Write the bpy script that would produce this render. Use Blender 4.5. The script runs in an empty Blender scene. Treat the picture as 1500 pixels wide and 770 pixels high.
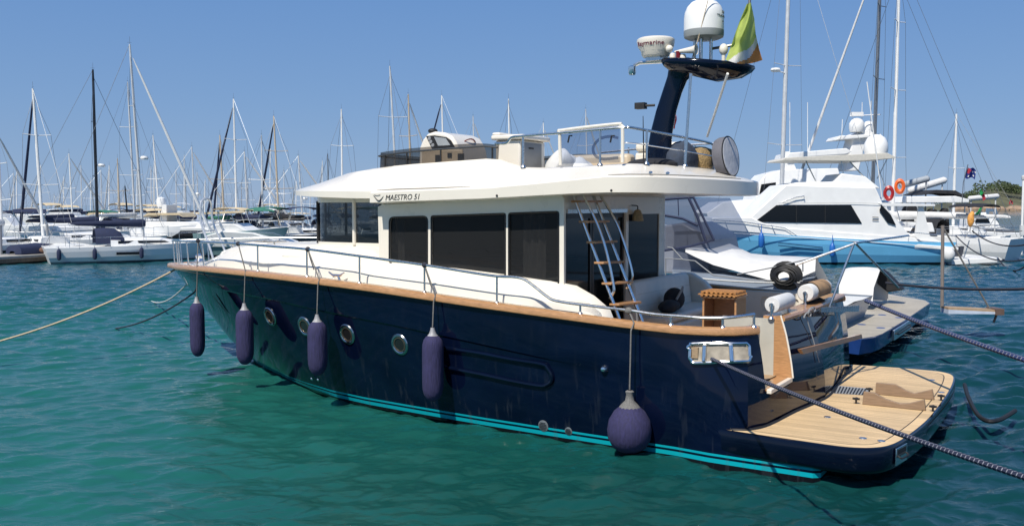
import bpy, bmesh, math, random
import numpy as np
from mathutils import Vector, Matrix
random.seed(7)
scene = bpy.context.scene
COL = scene.collection
R = math.radians

# ---------------------------------------------------------------- camera
FPX, HOR, CAMH = 1400.0, 300.0, 3.4          # focal length in photo pixels, horizon row, eye height
PIT = math.atan((385 - HOR) / FPX)
cam = bpy.data.cameras.new("camera")
cam_o = bpy.data.objects.new("camera", cam); COL.objects.link(cam_o)
cam.sensor_width = 36.0; cam.lens = FPX / 1500 * 36.0
cam.clip_start = 0.1; cam.clip_end = 12000
cam_o.location = (0, 0, CAMH); cam_o.rotation_euler = (R(90) - PIT, 0, 0)
scene.camera = cam_o

# ---------------------------------------------------------------- sky, sun, exposure
SUN_EL = R(53)
sh = Vector((-0.52, -0.854, 0)).normalized()
SUN = Vector((sh.x * math.cos(SUN_EL), sh.y * math.cos(SUN_EL), math.sin(SUN_EL)))
world = bpy.data.worlds.new("World"); scene.world = world
world.use_nodes = True
wn = world.node_tree.nodes; wl = world.node_tree.links
bg = wn["Background"]
sky = wn.new("ShaderNodeTexSky"); sky.sky_type = 'NISHITA'
sky.sun_disc = False; sky.sun_elevation = SUN_EL
sky.sun_rotation = math.atan2(SUN.x, SUN.y)
sky.air_density = 1.0; sky.dust_density = 0.0; sky.ozone_density = 6.0; sky.altitude = 0
# the clear-sky model, pulled towards the even, slightly hazy summer blue of the day
tcw = wn.new("ShaderNodeTexCoord"); spw = wn.new("ShaderNodeSeparateXYZ"); wl.new(tcw.outputs["Generated"], spw.inputs[0])
rampw = wn.new("ShaderNodeValToRGB"); wl.new(spw.outputs[2], rampw.inputs[0]); ew = rampw.color_ramp.elements
ew[0].position = 0.0; ew[0].color = (.222, .335, .535, 1); ew[1].position = 1.0; ew[1].color = (.06, .17, .44, 1)
for p_, c_ in ((.10, (.172, .302, .54, 1)), (.24, (.115, .250, .53, 1)), (.45, (.08, .21, .50, 1))):
    x_ = ew.new(p_); x_.color = c_
sc_ = wn.new("ShaderNodeVectorMath"); sc_.operation = 'SCALE'; sc_.inputs["Scale"].default_value = 9.0; wl.new(rampw.outputs[0], sc_.inputs[0])
mxw = wn.new("ShaderNodeMix"); mxw.data_type = 'RGBA'; mxw.inputs[0].default_value = .88
wl.new(sky.outputs[0], mxw.inputs[6]); wl.new(sc_.outputs[0], mxw.inputs[7]); wl.new(mxw.outputs[2], bg.inputs[0])
bg.inputs[1].default_value = 0.10
sl = bpy.data.lights.new("sun", 'SUN'); sl.energy = 4.5; sl.angle = R(0.53); sl.color = (1, .94, .84)
so = bpy.data.objects.new("sun", sl); COL.objects.link(so)
so.rotation_euler = SUN.to_track_quat('Z', 'Y').to_euler(); so.location = (-30, -20, 60)
scene.view_settings.view_transform = 'Standard'
scene.view_settings.look = 'None'
scene.view_settings.gamma = 1
scene.view_settings.use_curve_mapping = False
scene.view_settings.exposure = 0.28

# ---------------------------------------------------------------- photo geometry: a pixel's ray met with a real plane
def ray(x, y):
    a = (x - 750) / FPX; b = (385 - y) / FPX
    return np.array([a, math.cos(PIT) + b * math.sin(PIT), -math.sin(PIT) + b * math.cos(PIT)])
CAMP = np.array([0, 0, CAMH])
def ground(x, y, w=0.0):
    r = ray(x, y); return CAMP + r * (w - CAMH) / r[2]
def at_depth(x, y, d):                        # point d metres ahead of the camera
    r = ray(x, y); return CAMP + r * (d / r[1])
def project(p):
    p = np.asarray(p) - CAMP
    yy = p[..., 1] * math.cos(PIT) - p[..., 2] * math.sin(PIT)
    zz = p[..., 1] * math.sin(PIT) + p[..., 2] * math.cos(PIT)
    return 750 + FPX * p[..., 0] / yy, 385 - FPX * zz / yy
class Frame:                                  # a boat's own axes: u forward, v to port, w up
    def __init__(s, o, ang):
        s.o = np.array([o[0], o[1], o[2] if len(o) > 2 else 0.0]); s.ang = ang
        s.fw = np.array([-math.sin(ang), math.cos(ang), 0]); s.pt = np.array([-math.cos(ang), -math.sin(ang), 0])
        s.rz = ang + math.pi / 2; s.c = s.loc(CAMP)
    def loc(s, p):
        q = np.asarray(p) - s.o; return np.array([q @ s.fw, q @ s.pt, q[2]])
    def glob(s, p): return s.o + s.fw * p[0] + s.pt * p[1] + np.array([0, 0, p[2]])
    def rl(s, x, y):
        r = ray(x, y); return np.array([r @ s.fw, r @ s.pt, r[2]])
    def _m(s, i, x, y, k):
        r = s.rl(x, y); return tuple(s.c + r * (k - s.c[i]) / r[i])
    def U(s, x, y, u): return s._m(0, x, y, u)
    def V(s, x, y, v): return s._m(1, x, y, v)
    def Z(s, x, y, w): return s._m(2, x, y, w)
WORLD = Frame((0, 0, 0), -math.pi / 2)        # u = +X, v = +Y
_S = ground(1200, 703); _B = ground(375, 530); _d = (_B - _S)[:2]; _L = float(np.hypot(*_d))
_ang = math.atan2(-_d[0], _d[1]) + math.asin(2.75 / _L)
_p = np.array([-math.cos(_ang), -math.sin(_ang), 0]); _o = _S - _p * 2.75
F = Frame((_o[0], _o[1], 0), _ang)            # the navy yacht
V, U, Z = F.V, F.U, F.Z

# ---------------------------------------------------------------- materials
MATS = {}
def sock(b, *names):
    for n in names:
        if n in b.inputs: return b.inputs[n]
def M(name, rgb, rough=.5, metal=0.0, var=.08, scale=6.0, bump=0.0, coat=0.0, spec=.5, stretch=None):
    if name in MATS: return MATS[name]
    m = bpy.data.materials.new(name); m.use_nodes = True; MATS[name] = m
    nt = m.node_tree; b = nt.nodes["Principled BSDF"]
    b.inputs["Roughness"].default_value = rough; b.inputs["Metallic"].default_value = metal
    sock(b, "Specular IOR Level", "Specular").default_value = spec
    if coat: sock(b, "Coat Weight", "Clearcoat").default_value = coat
    tc = nt.nodes.new("ShaderNodeTexCoord"); vec = tc.outputs["Object"]
    if stretch:
        mp = nt.nodes.new("ShaderNodeMapping"); mp.inputs["Scale"].default_value = stretch
        nt.links.new(vec, mp.inputs[0]); vec = mp.outputs[0]
    nz = nt.nodes.new("ShaderNodeTexNoise"); nz.inputs["Scale"].default_value = scale; nz.inputs["Detail"].default_value = 5
    nt.links.new(vec, nz.inputs["Vector"])
    cr = nt.nodes.new("ShaderNodeValToRGB")
    cr.color_ramp.elements[0].position = .3; cr.color_ramp.elements[1].position = .7
    cr.color_ramp.elements[0].color = [max(0, c * (1 - var)) for c in rgb] + [1]
    cr.color_ramp.elements[1].color = [min(1, c * (1 + var)) for c in rgb] + [1]
    nt.links.new(nz.outputs["Fac"], cr.inputs[0]); nt.links.new(cr.outputs[0], b.inputs["Base Color"])
    rr = nt.nodes.new("ShaderNodeMapRange")
    rr.inputs["To Min"].default_value = max(.02, rough * .8); rr.inputs["To Max"].default_value = min(1, rough * 1.25)
    nt.links.new(nz.outputs["Fac"], rr.inputs["Value"]); nt.links.new(rr.outputs[0], b.inputs["Roughness"])
    if bump:
        bp = nt.nodes.new("ShaderNodeBump"); bp.inputs["Strength"].default_value = bump; bp.inputs["Distance"].default_value = .02
        nt.links.new(nz.outputs["Fac"], bp.inputs["Height"]); nt.links.new(bp.outputs[0], b.inputs["Normal"])
    return m
def glass(name, tint, refl=(1, 1, 1), solid=0.0, ior=1.5):
    """tinted pane: looks through a tint and mirrors by Fresnel; solid = share of opaque dark backing"""
    if name in MATS: return MATS[name]
    m = bpy.data.materials.new(name); m.use_nodes = True; MATS[name] = m
    nt = m.node_tree; nt.nodes.clear(); N = nt.nodes.new
    out = N("ShaderNodeOutputMaterial"); tr = N("ShaderNodeBsdfTransparent"); tr.inputs[0].default_value = (*tint, 1)
    df = N("ShaderNodeBsdfDiffuse"); df.inputs[0].default_value = (*[t * .3 for t in tint], 1)
    gl = N("ShaderNodeBsdfGlossy"); gl.inputs[0].default_value = (*refl, 1); gl.inputs[1].default_value = .05
    nz = N("ShaderNodeTexNoise"); nz.inputs["Scale"].default_value = 2.2; bp = N("ShaderNodeBump"); bp.inputs["Strength"].default_value = .06
    tc = N("ShaderNodeTexCoord"); nt.links.new(tc.outputs["Object"], nz.inputs["Vector"])
    nt.links.new(nz.outputs["Fac"], bp.inputs["Height"]); nt.links.new(bp.outputs[0], gl.inputs["Normal"])
    mx = N("ShaderNodeMixShader"); mx.inputs[0].default_value = solid
    nt.links.new(tr.outputs[0], mx.inputs[1]); nt.links.new(df.outputs[0], mx.inputs[2])
    fr = N("ShaderNodeFresnel"); ge = N("ShaderNodeNewGeometry"); mr = N("ShaderNodeMapRange")
    mr.inputs["To Min"].default_value = ior; mr.inputs["To Max"].default_value = 1 / ior
    nt.links.new(ge.outputs["Backfacing"], mr.inputs["Value"]); nt.links.new(mr.outputs[0], fr.inputs[0]); m2 = N("ShaderNodeMixShader")
    nt.links.new(fr.outputs[0], m2.inputs[0]); nt.links.new(mx.outputs[0], m2.inputs[1]); nt.links.new(gl.outputs[0], m2.inputs[2])
    nt.links.new(m2.outputs[0], out.inputs[0])
    return m
def deck_teak(name, plank, dark, w=.055, ang=0.0):
    """laid teak: planks with black caulk along the object's x axis"""
    if name in MATS: return MATS[name]
    m = bpy.data.materials.new(name); m.use_nodes = True; MATS[name] = m
    nt = m.node_tree; N = nt.nodes.new; b = nt.nodes["Principled BSDF"]; b.inputs["Roughness"].default_value = .6
    tc = N("ShaderNodeTexCoord"); sp = N("ShaderNodeSeparateXYZ"); nt.links.new(tc.outputs["Object"], sp.inputs[0])
    dv = N("ShaderNodeMath"); dv.operation = 'DIVIDE'; dv.inputs[1].default_value = w; nt.links.new(sp.outputs[1], dv.inputs[0])
    fr = N("ShaderNodeMath"); fr.operation = 'FRACT'; nt.links.new(dv.outputs[0], fr.inputs[0])
    fl = N("ShaderNodeMath"); fl.operation = 'FLOOR'; nt.links.new(dv.outputs[0], fl.inputs[0])
    lt = N("ShaderNodeMath"); lt.operation = 'LESS_THAN'; lt.inputs[1].default_value = .11; nt.links.new(fr.outputs[0], lt.inputs[0])
    wn_ = N("ShaderNodeTexWhiteNoise"); wn_.noise_dimensions = '1D'; nt.links.new(fl.outputs[0], wn_.inputs["W"])
    mp = N("ShaderNodeMapping"); mp.inputs["Scale"].default_value = (3, 60, 3); nt.links.new(tc.outputs["Object"], mp.inputs[0])
    nz = N("ShaderNodeTexNoise"); nz.inputs["Scale"].default_value = 1.6; nz.inputs["Detail"].default_value = 6; nt.links.new(mp.outputs[0], nz.inputs["Vector"])
    ad = N("ShaderNodeMath"); ad.operation = 'MULTIPLY_ADD'; ad.inputs[1].default_value = .45; nt.links.new(wn_.outputs[0], ad.inputs[0]); nt.links.new(nz.outputs["Fac"], ad.inputs[2])
    cr = N("ShaderNodeValToRGB"); cr.color_ramp.elements[0].position = .35; cr.color_ramp.elements[1].position = 1.0
    cr.color_ramp.elements[0].color = (*[c * .72 for c in plank], 1); cr.color_ramp.elements[1].color = (*[min(1, c * 1.15) for c in plank], 1)
    nt.links.new(ad.outputs[0], cr.inputs[0])
    n2 = N("ShaderNodeTexNoise"); n2.inputs["Scale"].default_value = 1.3; nt.links.new(tc.outputs["Object"], n2.inputs["Vector"])
    mb = N("ShaderNodeMix"); mb.data_type = 'RGBA'; mb.blend_type = 'MULTIPLY'; mb.inputs[0].default_value = .35
    nt.links.new(cr.outputs[0], mb.inputs[6]); nt.links.new(n2.outputs["Fac"], mb.inputs[7])
    mx = N("ShaderNodeMix"); mx.data_type = 'RGBA'; nt.links.new(lt.outputs[0], mx.inputs[0]); nt.links.new(mb.outputs[2], mx.inputs[6]); mx.inputs[7].default_value = (*dark, 1)
    nt.links.new(mx.outputs[2], b.inputs["Base Color"])
    return m

white_gel = M("white_gelcoat", (.76, .71, .615), .28, var=.03, scale=2, coat=.3)
cream = M("cream_gelcoat", (.74, .70, .60), .35, var=.04, scale=2)
white_paint = M("white_paint", (.78, .78, .76), .35, var=.05, scale=1.5)
offwhite = M("weathered_white_paint", (.62, .63, .62), .5, var=.12, scale=1.2)
steel = M("stainless_steel", (.66, .66, .65), .27, 1.0, var=.06, scale=20)
chrome = M("polished_chrome", (.80, .80, .79), .20, 1.0, var=.04, scale=15)
alu = M("mast_aluminium", (.62, .63, .63), .4, .25, var=.08, scale=3)
white_mast = M("white_mast_paint", (.75, .75, .73), .35, var=.05, scale=3)
black_mast = M("black_mast_paint", (.012, .012, .014), .35, var=.2)
teak = M("varnished_teak", (.44, .235, .105), .32, var=.22, scale=9, coat=.5, stretch=(1, 7, 7))
teak_raw = M("weathered_teak", (.36, .25, .15), .6, var=.25, scale=10, stretch=(1, 8, 8))
dark_glass = glass("dark_saloon_glass", (.20, .205, .215), solid=.25, ior=1.20)
wheel_glass = glass("wheelhouse_glass", (.30, .33, .35), solid=.12, ior=1.5)
smoke_glass = glass("smoked_acrylic", (.33, .31, .29), solid=.12, ior=1.35)
clear_pane = glass("clear_vinyl", (.62, .66, .74), solid=.08, ior=1.3)
dark_window = glass("dark_boat_window", (.02, .024, .03), solid=.95, ior=1.4)
black_rub = M("black_rubber", (.012, .012, .013), .6, var=.25)
black_fab = M("black_fabric", (.014, .014, .017), .85, var=.3, scale=12, bump=.4)
navy_fab = M("navy_canvas", (.016, .024, .062), .85, var=.2, scale=10, bump=.3)
white_fab = M("white_canvas", (.62, .62, .61), .8, var=.07, scale=5, bump=.5)
beige_vinyl = M("beige_upholstery", (.52, .43, .31), .5, var=.08, scale=5)
cream_vinyl = M("cream_upholstery", (.66, .62, .53), .45, var=.06, scale=5, bump=.1)
fender_fab = M("fender_cover", (.027, .025, .080), .9, var=.28, scale=8, bump=.5, stretch=(5, 5, 1))
rope_grey = M("grey_rope", (.15, .145, .135), .9, var=.3, scale=60)
rope_tan = M("tan_rope", (.50, .40, .27), .9, var=.25, scale=40)
rope_dark = M("dark_rope", (.02, .022, .035), .85, var=.3, scale=60)
rope_white = M("white_rope", (.52, .52, .50), .9, var=.2, scale=60)
grey_plastic = M("grey_plastic", (.25, .26, .27), .45, var=.08)
fridge_grey = M("brushed_grey_door", (.20, .21, .22), .35, .5, var=.1)
red_mat = M("red_plastic", (.35, .015, .015), .4)
ink = M("black_lettering", (.02, .02, .022), .5)
orange_mat = M("orange_plastic", (.75, .13, .02), .5)

# ---------------------------------------------------------------- mesh helper
class MB:
    def __init__(s): s.v = []; s.f = []; s.m = []; s.k = 0
    def add(s, pts): i = len(s.v); s.v += [tuple(map(float, p)) for p in pts]; return i
    def face(s, idx, k=None): s.f.append(tuple(idx)); s.m.append(s.k if k is None else k)
    def poly(s, pts): i = s.add(pts); s.face(range(i, i + len(pts)))
    def grid(s, rows, cu=False, cv=False, skip=None, flip=False):
        n = len(rows); m = len(rows[0]); i0 = s.add([p for r in rows for p in r])
        for i in range(n if cu else n - 1):
            for j in range(m if cv else m - 1):
                if skip and skip(i, j): continue
                a = i0 + i * m + j; b = i0 + i * m + (j + 1) % m
                c = i0 + ((i + 1) % n) * m + (j + 1) % m; d = i0 + ((i + 1) % n) * m + j
                s.face((a, d, c, b) if flip else (a, b, c, d))
        return i0
    def tube(s, pts, r, n=8, cap=True, sx=1.0, twist=None):
        pts = [Vector(p) for p in pts]; rs = r if isinstance(r, (list, tuple)) else [r] * len(pts)
        rows = []; prev = None
        for i, p in enumerate(pts):
            t = (pts[min(i + 1, len(pts) - 1)] - pts[max(i - 1, 0)])
            t = t.normalized() if t.length > 1e-9 else Vector((0, 0, 1))
            if prev is None:
                ref = Vector((0, 0, 1)) if abs(t.z) < .9 else Vector((1, 0, 0))
                a = t.cross(ref).normalized()
            else:
                a = (prev - t * prev.dot(t)); a = a.normalized() if a.length > 1e-6 else t.orthogonal().normalized()
            prev = a; b = t.cross(a)
            rows.append([p + (a * math.cos(2 * math.pi * j / n) * sx + b * math.sin(2 * math.pi * j / n)) * rs[i] for j in range(n)])
        i0 = len(s.v); f0 = len(s.f)
        s.grid(rows, cv=True)
        if twist:
            for q in range(f0, len(s.f)):
                i, j = divmod(q - f0, n); s.m[q] = twist[(i + j) % len(twist)]
        if cap:
            s.face([i0 + j for j in range(n)][::-1]); e = i0 + (len(pts) - 1) * n; s.face([e + j for j in range(n)])
    def box(s, a, b):
        x0, x1 = sorted((a[0], b[0])); y0, y1 = sorted((a[1], b[1])); z0, z1 = sorted((a[2], b[2]))
        s.hexa([(x0, y0, z0), (x1, y0, z0), (x1, y1, z0), (x0, y1, z0), (x0, y0, z1), (x1, y0, z1), (x1, y1, z1), (x0, y1, z1)])
    def hexa(s, p):
        i = s.add(p)
        for q in ((3, 2, 1, 0), (4, 5, 6, 7), (0, 1, 5, 4), (1, 2, 6, 5), (2, 3, 7, 6), (3, 0, 4, 7)): s.face([i + k for k in q])
    def prism(s, pts, d):
        d = np.array(d); n = len(pts); i = s.add(pts); j = s.add([np.array(p) + d for p in pts])
        s.face([i + k for k in range(n)][::-1]); s.face([j + k for k in range(n)])
        for k in range(n): s.face((i + k, i + (k + 1) % n, j + (k + 1) % n, j + k))
    def lathe(s, prof, o, axis=(0, 0, 1), n=20, ref=None):
        ax = Vector(axis).normalized(); o = Vector(o)
        a = Vector(ref) if ref else (Vector((1, 0, 0)) if abs(ax.x) < .9 else Vector((0, 1, 0)))
        a = (a - ax * a.dot(ax)).normalized(); b = ax.cross(a)
        s.grid([[o + ax * z + (a * math.cos(2 * math.pi * j / n) + b * math.sin(2 * math.pi * j / n)) * max(r, 1e-4) for j in range(n)] for r, z in prof], cv=True)
    def ball(s, c, r, n=14, m=9):
        rx, ry, rz = r if isinstance(r, (list, tuple)) else (r, r, r)
        s.grid([[(c[0] + rx * math.sin(math.pi * i / m) * math.cos(2 * math.pi * j / n), c[1] + ry * math.sin(math.pi * i / m) * math.sin(2 * math.pi * j / n), c[2] - rz * math.cos(math.pi * i / m)) for j in range(n)] for i in range(m + 1)], cv=True)
    def sweep(s, prof, path, side, cap=True):
        """prof: (out, up) pairs; path: points; side: unit outward vectors"""
        rows = [[Vector(p) + Vector(o) * a + Vector((0, 0, 1)) * b for a, b in prof] for p, o in zip(path, side)]
        n = len(prof); i0 = s.grid(rows, cv=True)
        if cap:
            s.face([i0 + j for j in range(n)][::-1]); e = i0 + (len(rows) - 1) * n; s.face([e + j for j in range(n)])
    def plate(s, outer, holes, d):
        """flat plate with holes, all rings lying in one plane, extruded by d"""
        bm = bmesh.new(); edges = []
        for ring in [outer] + holes:
            vs = [bm.verts.new(p) for p in ring]
            edges += [bm.edges.new((vs[k], vs[(k + 1) % len(vs)])) for k in range(len(vs))]
        bmesh.ops.triangle_fill(bm, edges=edges, use_beauty=True, use_dissolve=False)
        bm.verts.index_update(); d = np.array(d)
        base = [np.array(v.co) for v in bm.verts]; i = s.add(base); j = s.add([p + d for p in base])
        for f in bm.faces:
            q = [v.index for v in f.verts]; s.face([i + k for k in q][::-1]); s.face([j + k for k in q])
        k0 = 0
        for ring in [outer] + holes:
            n = len(ring)
            for k in range(n): s.face((i + k0 + k, i + k0 + (k + 1) % n, j + k0 + (k + 1) % n, j + k0 + k))
            k0 += n
        bm.free()
    def mesh(s, name, mats, base=(0, 0, 0), smooth=38):
        me = bpy.data.meshes.new(name)
        vv = np.array(s.v) - np.array(base)
        me.from_pydata(vv.tolist(), [], s.f)
        for m in (mats if isinstance(mats, (list, tuple)) else [mats]): me.materials.append(m)
        me.polygons.foreach_set("material_index", s.m)
        bm = bmesh.new(); bm.from_mesh(me); bmesh.ops.recalc_face_normals(bm, faces=bm.faces); bm.to_mesh(me); bm.free()
        if smooth:
            me.polygons.foreach_set("use_smooth", [True] * len(me.polygons)); me.set_sharp_from_angle(angle=R(smooth))
        me.update(); return me
def bev(o, w, seg=2):
    if w:
        m = o.modifiers.new("bevel", 'BEVEL'); m.width = w; m.segments = seg; m.limit_method = 'ANGLE'; m.angle_limit = R(40)
    return o
def props(o, label, cat, group=None):
    o["label"] = label; o["category"] = cat
    if group: o["group"] = group
class Thing:
    def __init__(s, name, label, cat, fr=F, base=(0, 0, 0), group=None):
        s.fr = fr; s.base = np.array(base, float)
        o = bpy.data.objects.new(name, None); COL.objects.link(o); o.empty_display_size = .3
        o.location = fr.glob(s.base); o.rotation_euler = (0, 0, fr.rz); props(o, label, cat, group); s.o = o
    def part(s, name, mb, mats, parent=None, bevel=0, smooth=38, label=None):
        o = bpy.data.objects.new(name, mb.mesh(name, mats, s.base, smooth)); COL.objects.link(o)
        o.parent = parent or s.o; bev(o, bevel)
        if label: o["label"] = label
        return o
def single(name, label, cat, mb, mats, fr=F, base=None, group=None, bevel=0, smooth=38, kind=None):
    if base is None:
        a = np.array(mb.v); base = np.array([a[:, 0].mean(), a[:, 1].mean(), a[:, 2].min()])
    o = bpy.data.objects.new(name, mb.mesh(name, mats, base, smooth)); COL.objects.link(o)
    o.location = fr.glob(np.array(base)); o.rotation_euler = (0, 0, fr.rz); bev(o, bevel)
    if label: props(o, label, cat, group)
    if kind: o["kind"] = kind
    return o
def copy_tree(o, parent=None):
    c = o.copy(); COL.objects.link(c)
    if parent: c.parent = parent
    for ch in list(o.children): copy_tree(ch, c)
    return c
def lerp(a, b, t): return tuple(np.array(a) * (1 - t) + np.array(b) * t)
def smoothpath(pts, n=6):
    """Catmull-Rom through the points"""
    P = [np.array(p, float) for p in pts]; P = [2 * P[0] - P[1]] + P + [2 * P[-1] - P[-2]]; out = []
    for i in range(1, len(P) - 2):
        for k in range(n):
            t = k / n
            out.append(tuple(.5 * ((2 * P[i]) + (-P[i - 1] + P[i + 1]) * t + (2 * P[i - 1] - 5 * P[i] + 4 * P[i + 1] - P[i + 2]) * t * t + (-P[i - 1] + 3 * P[i] - 3 * P[i + 1] + P[i + 2]) * t ** 3)))
    out.append(tuple(P[-2])); return out
def sag(a, b, s, n=16):
    a = np.array(a, float); b = np.array(b, float)
    return [tuple(a + (b - a) * k / n - np.array([0, 0, 4 * s * (k / n) * (1 - k / n)])) for k in range(n + 1)]
def roundrect(p, r, n=4):
    """2D corner list -> rounded corner list"""
    out = []; m = len(p); p = [np.array(q, float) for q in p]
    for i in range(m):
        a = p[i - 1] - p[i]; b = p[(i + 1) % m] - p[i]; rr = min(r, np.linalg.norm(a) / 2.2, np.linalg.norm(b) / 2.2)
        a = p[i] + a / np.linalg.norm(a) * rr; b = p[i] + b / np.linalg.norm(b) * rr
        for k in range(n + 1):
            t = k / n; out.append(tuple((1 - t) ** 2 * a + 2 * t * (1 - t) * p[i] + t * t * b))
    return out
def text_mesh(s, size, shear=0.0, extrude=.002):
    """flat lettering in its own xy plane -> list of verts, faces"""
    cu = bpy.data.curves.new("lettering", 'FONT'); cu.body = s; cu.size = size; cu.shear = shear; cu.extrude = extrude
    cu.resolution_u = 3
    o = bpy.data.objects.new("lettering", cu); COL.objects.link(o)
    dg = bpy.context.evaluated_depsgraph_get(); me = bpy.data.meshes.new_from_object(o.evaluated_get(dg))
    vs = [tuple(v.co) for v in me.vertices]; fs = [tuple(p.vertices) for p in me.polygons]
    bpy.data.objects.remove(o); bpy.data.curves.remove(cu); bpy.data.meshes.remove(me)
    return vs, fs
def letter(mb, s, size, fn, shear=0.0):
    """fn(x, y, z) -> point on the thing"""
    vs, fs = text_mesh(s, size, shear); i = mb.add([fn(*v) for v in vs])
    for f in fs: mb.face([i + k for k in f])
    return max(v[0] for v in vs)

# ---------------------------------------------------------------- the water: one sheet to the horizon, with real wavelets
def build_water():
    rng = np.random.default_rng(5)
    rr = np.concatenate([[.6], np.geomspace(4.0, 110, 1450), np.geomspace(110, 6500, 130)[1:]])
    fine = np.linspace(R(-34), R(34), 860); coarse = np.linspace(R(34), R(326), 80)[1:-1]
    th = np.concatenate([fine, coarse]); nth = len(th)
    RR, TH = np.meshgrid(rr, th, indexing='ij')
    X = RR * np.sin(TH); Y = RR * np.cos(TH); H = np.zeros_like(X)
    sp = np.where(RR < 110, RR * .0024, RR * .032)
    for k in range(84):
        lam = .13 * (1.055 ** k) * rng.uniform(.9, 1.1)
        a = R(-14) + rng.normal(0, .50)
        slope = (.062 if lam < .45 else .088 if lam < 1.25 else .05 if lam < 2.0 else .014) * rng.uniform(.6, 1.3)
        amp = slope * lam / (2 * math.pi)
        kx, ky = math.sin(a) * 2 * math.pi / lam, math.cos(a) * 2 * math.pi / lam
        ph = X * kx + Y * ky + rng.uniform(0, 6.28) + .9 * np.sin(X * .21 + k) + .9 * np.sin(Y * .17 + 2 * k)
        w = np.sin(ph); w = w + .28 * np.cos(2 * ph)                 # peaked crests
        H += amp * w * np.clip((lam / sp - 2.5) / 2.5, 0, 1)
    H *= np.clip((900 - RR) / 600, 0, 1) * (.75 + .35 * np.sin(X * .05 + Y * .11) * np.sin(X * .13 - Y * .04))
    co = np.stack([X, Y, H], -1).reshape(-1, 3)
    n = len(rr); i = np.arange(n - 1)[:, None] * nth; j = np.arange(nth)[None, :]; j2 = (j + 1) % nth
    q = np.stack([i + j, i + j2, i + nth + j2, i + nth + j], -1).reshape(-1, 4)[:, ::-1]
    me = bpy.data.meshes.new("water"); me.vertices.add(len(co)); me.vertices.foreach_set("co", co.ravel())
    me.loops.add(q.size); me.loops.foreach_set("vertex_index", q.ravel().astype(np.int32))
    me.polygons.add(len(q)); me.polygons.foreach_set("loop_start", np.arange(0, q.size, 4, dtype=np.int32))
    me.polygons.foreach_set("use_smooth", np.ones(len(q), bool))
    me.update(calc_edges=True); me.validate()
    m = bpy.data.materials.new("sea_water"); m.use_nodes = True; nt = m.node_tree; N = nt.nodes.new
    b = nt.nodes["Principled BSDF"]; b.inputs["IOR"].default_value = 1.33; b.inputs["Roughness"].default_value = .03
    tc = N("ShaderNodeTexCoord")
    # pale sandy shallows to the left, deeper water under the stern and in the fairway
    n1 = N("ShaderNodeTexNoise"); n1.inputs["Scale"].default_value = .10; n1.inputs["Detail"].default_value = 4; nt.links.new(tc.outputs["Object"], n1.inputs["Vector"])
    sx = N("ShaderNodeSeparateXYZ"); nt.links.new(tc.outputs["Object"], sx.inputs[0])
    m1 = N("ShaderNodeMapRange"); m1.interpolation_type = 'SMOOTHSTEP'; m1.inputs["From Min"].default_value = 7.0; m1.inputs["From Max"].default_value = -7.0; nt.links.new(sx.outputs[0], m1.inputs["Value"])
    m2 = N("ShaderNodeMapRange"); m2.interpolation_type = 'SMOOTHSTEP'; m2.inputs["From Min"].default_value = 14; m2.inputs["From Max"].default_value = 48; m2.inputs["To Max"].default_value = .75; nt.links.new(sx.outputs[1], m2.inputs["Value"])
    ad = N("ShaderNodeMath"); ad.operation = 'MULTIPLY_ADD'; ad.inputs[1].default_value = .8; ad.inputs[2].default_value = -.40; nt.links.new(n1.outputs["Fac"], ad.inputs[0])
    a2 = N("ShaderNodeMath"); a2.operation = 'ADD'; a2.use_clamp = True; nt.links.new(m1.outputs[0], a2.inputs[0]); nt.links.new(ad.outputs[0], a2.inputs[1])
    cr = N("ShaderNodeValToRGB"); cr.color_ramp.elements[0].color = (.0035, .033, .038, 1); cr.color_ramp.elements[1].color = (.0120, .102, .083, 1)
    xm = cr.color_ramp.elements.new(.5); xm.color = (.0055, .058, .049, 1)
    nt.links.new(a2.outputs[0], cr.inputs[0])
    dm = N("ShaderNodeMix"); dm.data_type = 'RGBA'; nt.links.new(m2.outputs[0], dm.inputs[0]); nt.links.new(cr.outputs[0], dm.inputs[6]); dm.inputs[7].default_value = (.005, .046, .066, 1)
    nt.links.new(dm.outputs[2], b.inputs["Base Color"])
    mp = N("ShaderNodeMapping"); mp.inputs["Rotation"].default_value = (0, 0, R(-14)); mp.inputs["Scale"].default_value = (1.0, 2.6, 1)
    nt.links.new(tc.outputs["Object"], mp.inputs[0])
    n2 = N("ShaderNodeTexNoise"); n2.inputs["Scale"].default_value = 2.4; n2.inputs["Detail"].default_value = 7; n2.inputs["Roughness"].default_value = .6
    nt.links.new(mp.outputs[0], n2.inputs["Vector"])
    bp = N("ShaderNodeBump"); bp.inputs["Strength"].default_value = .30; bp.inputs["Distance"].default_value = .08
    nt.links.new(n2.outputs["Fac"], bp.inputs["Height"]); nt.links.new(bp.outputs[0], b.inputs["Normal"])
    me.materials.append(m)
    o = bpy.data.objects.new("water", me); COL.objects.link(o); o["kind"] = "structure"
build_water()
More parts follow.
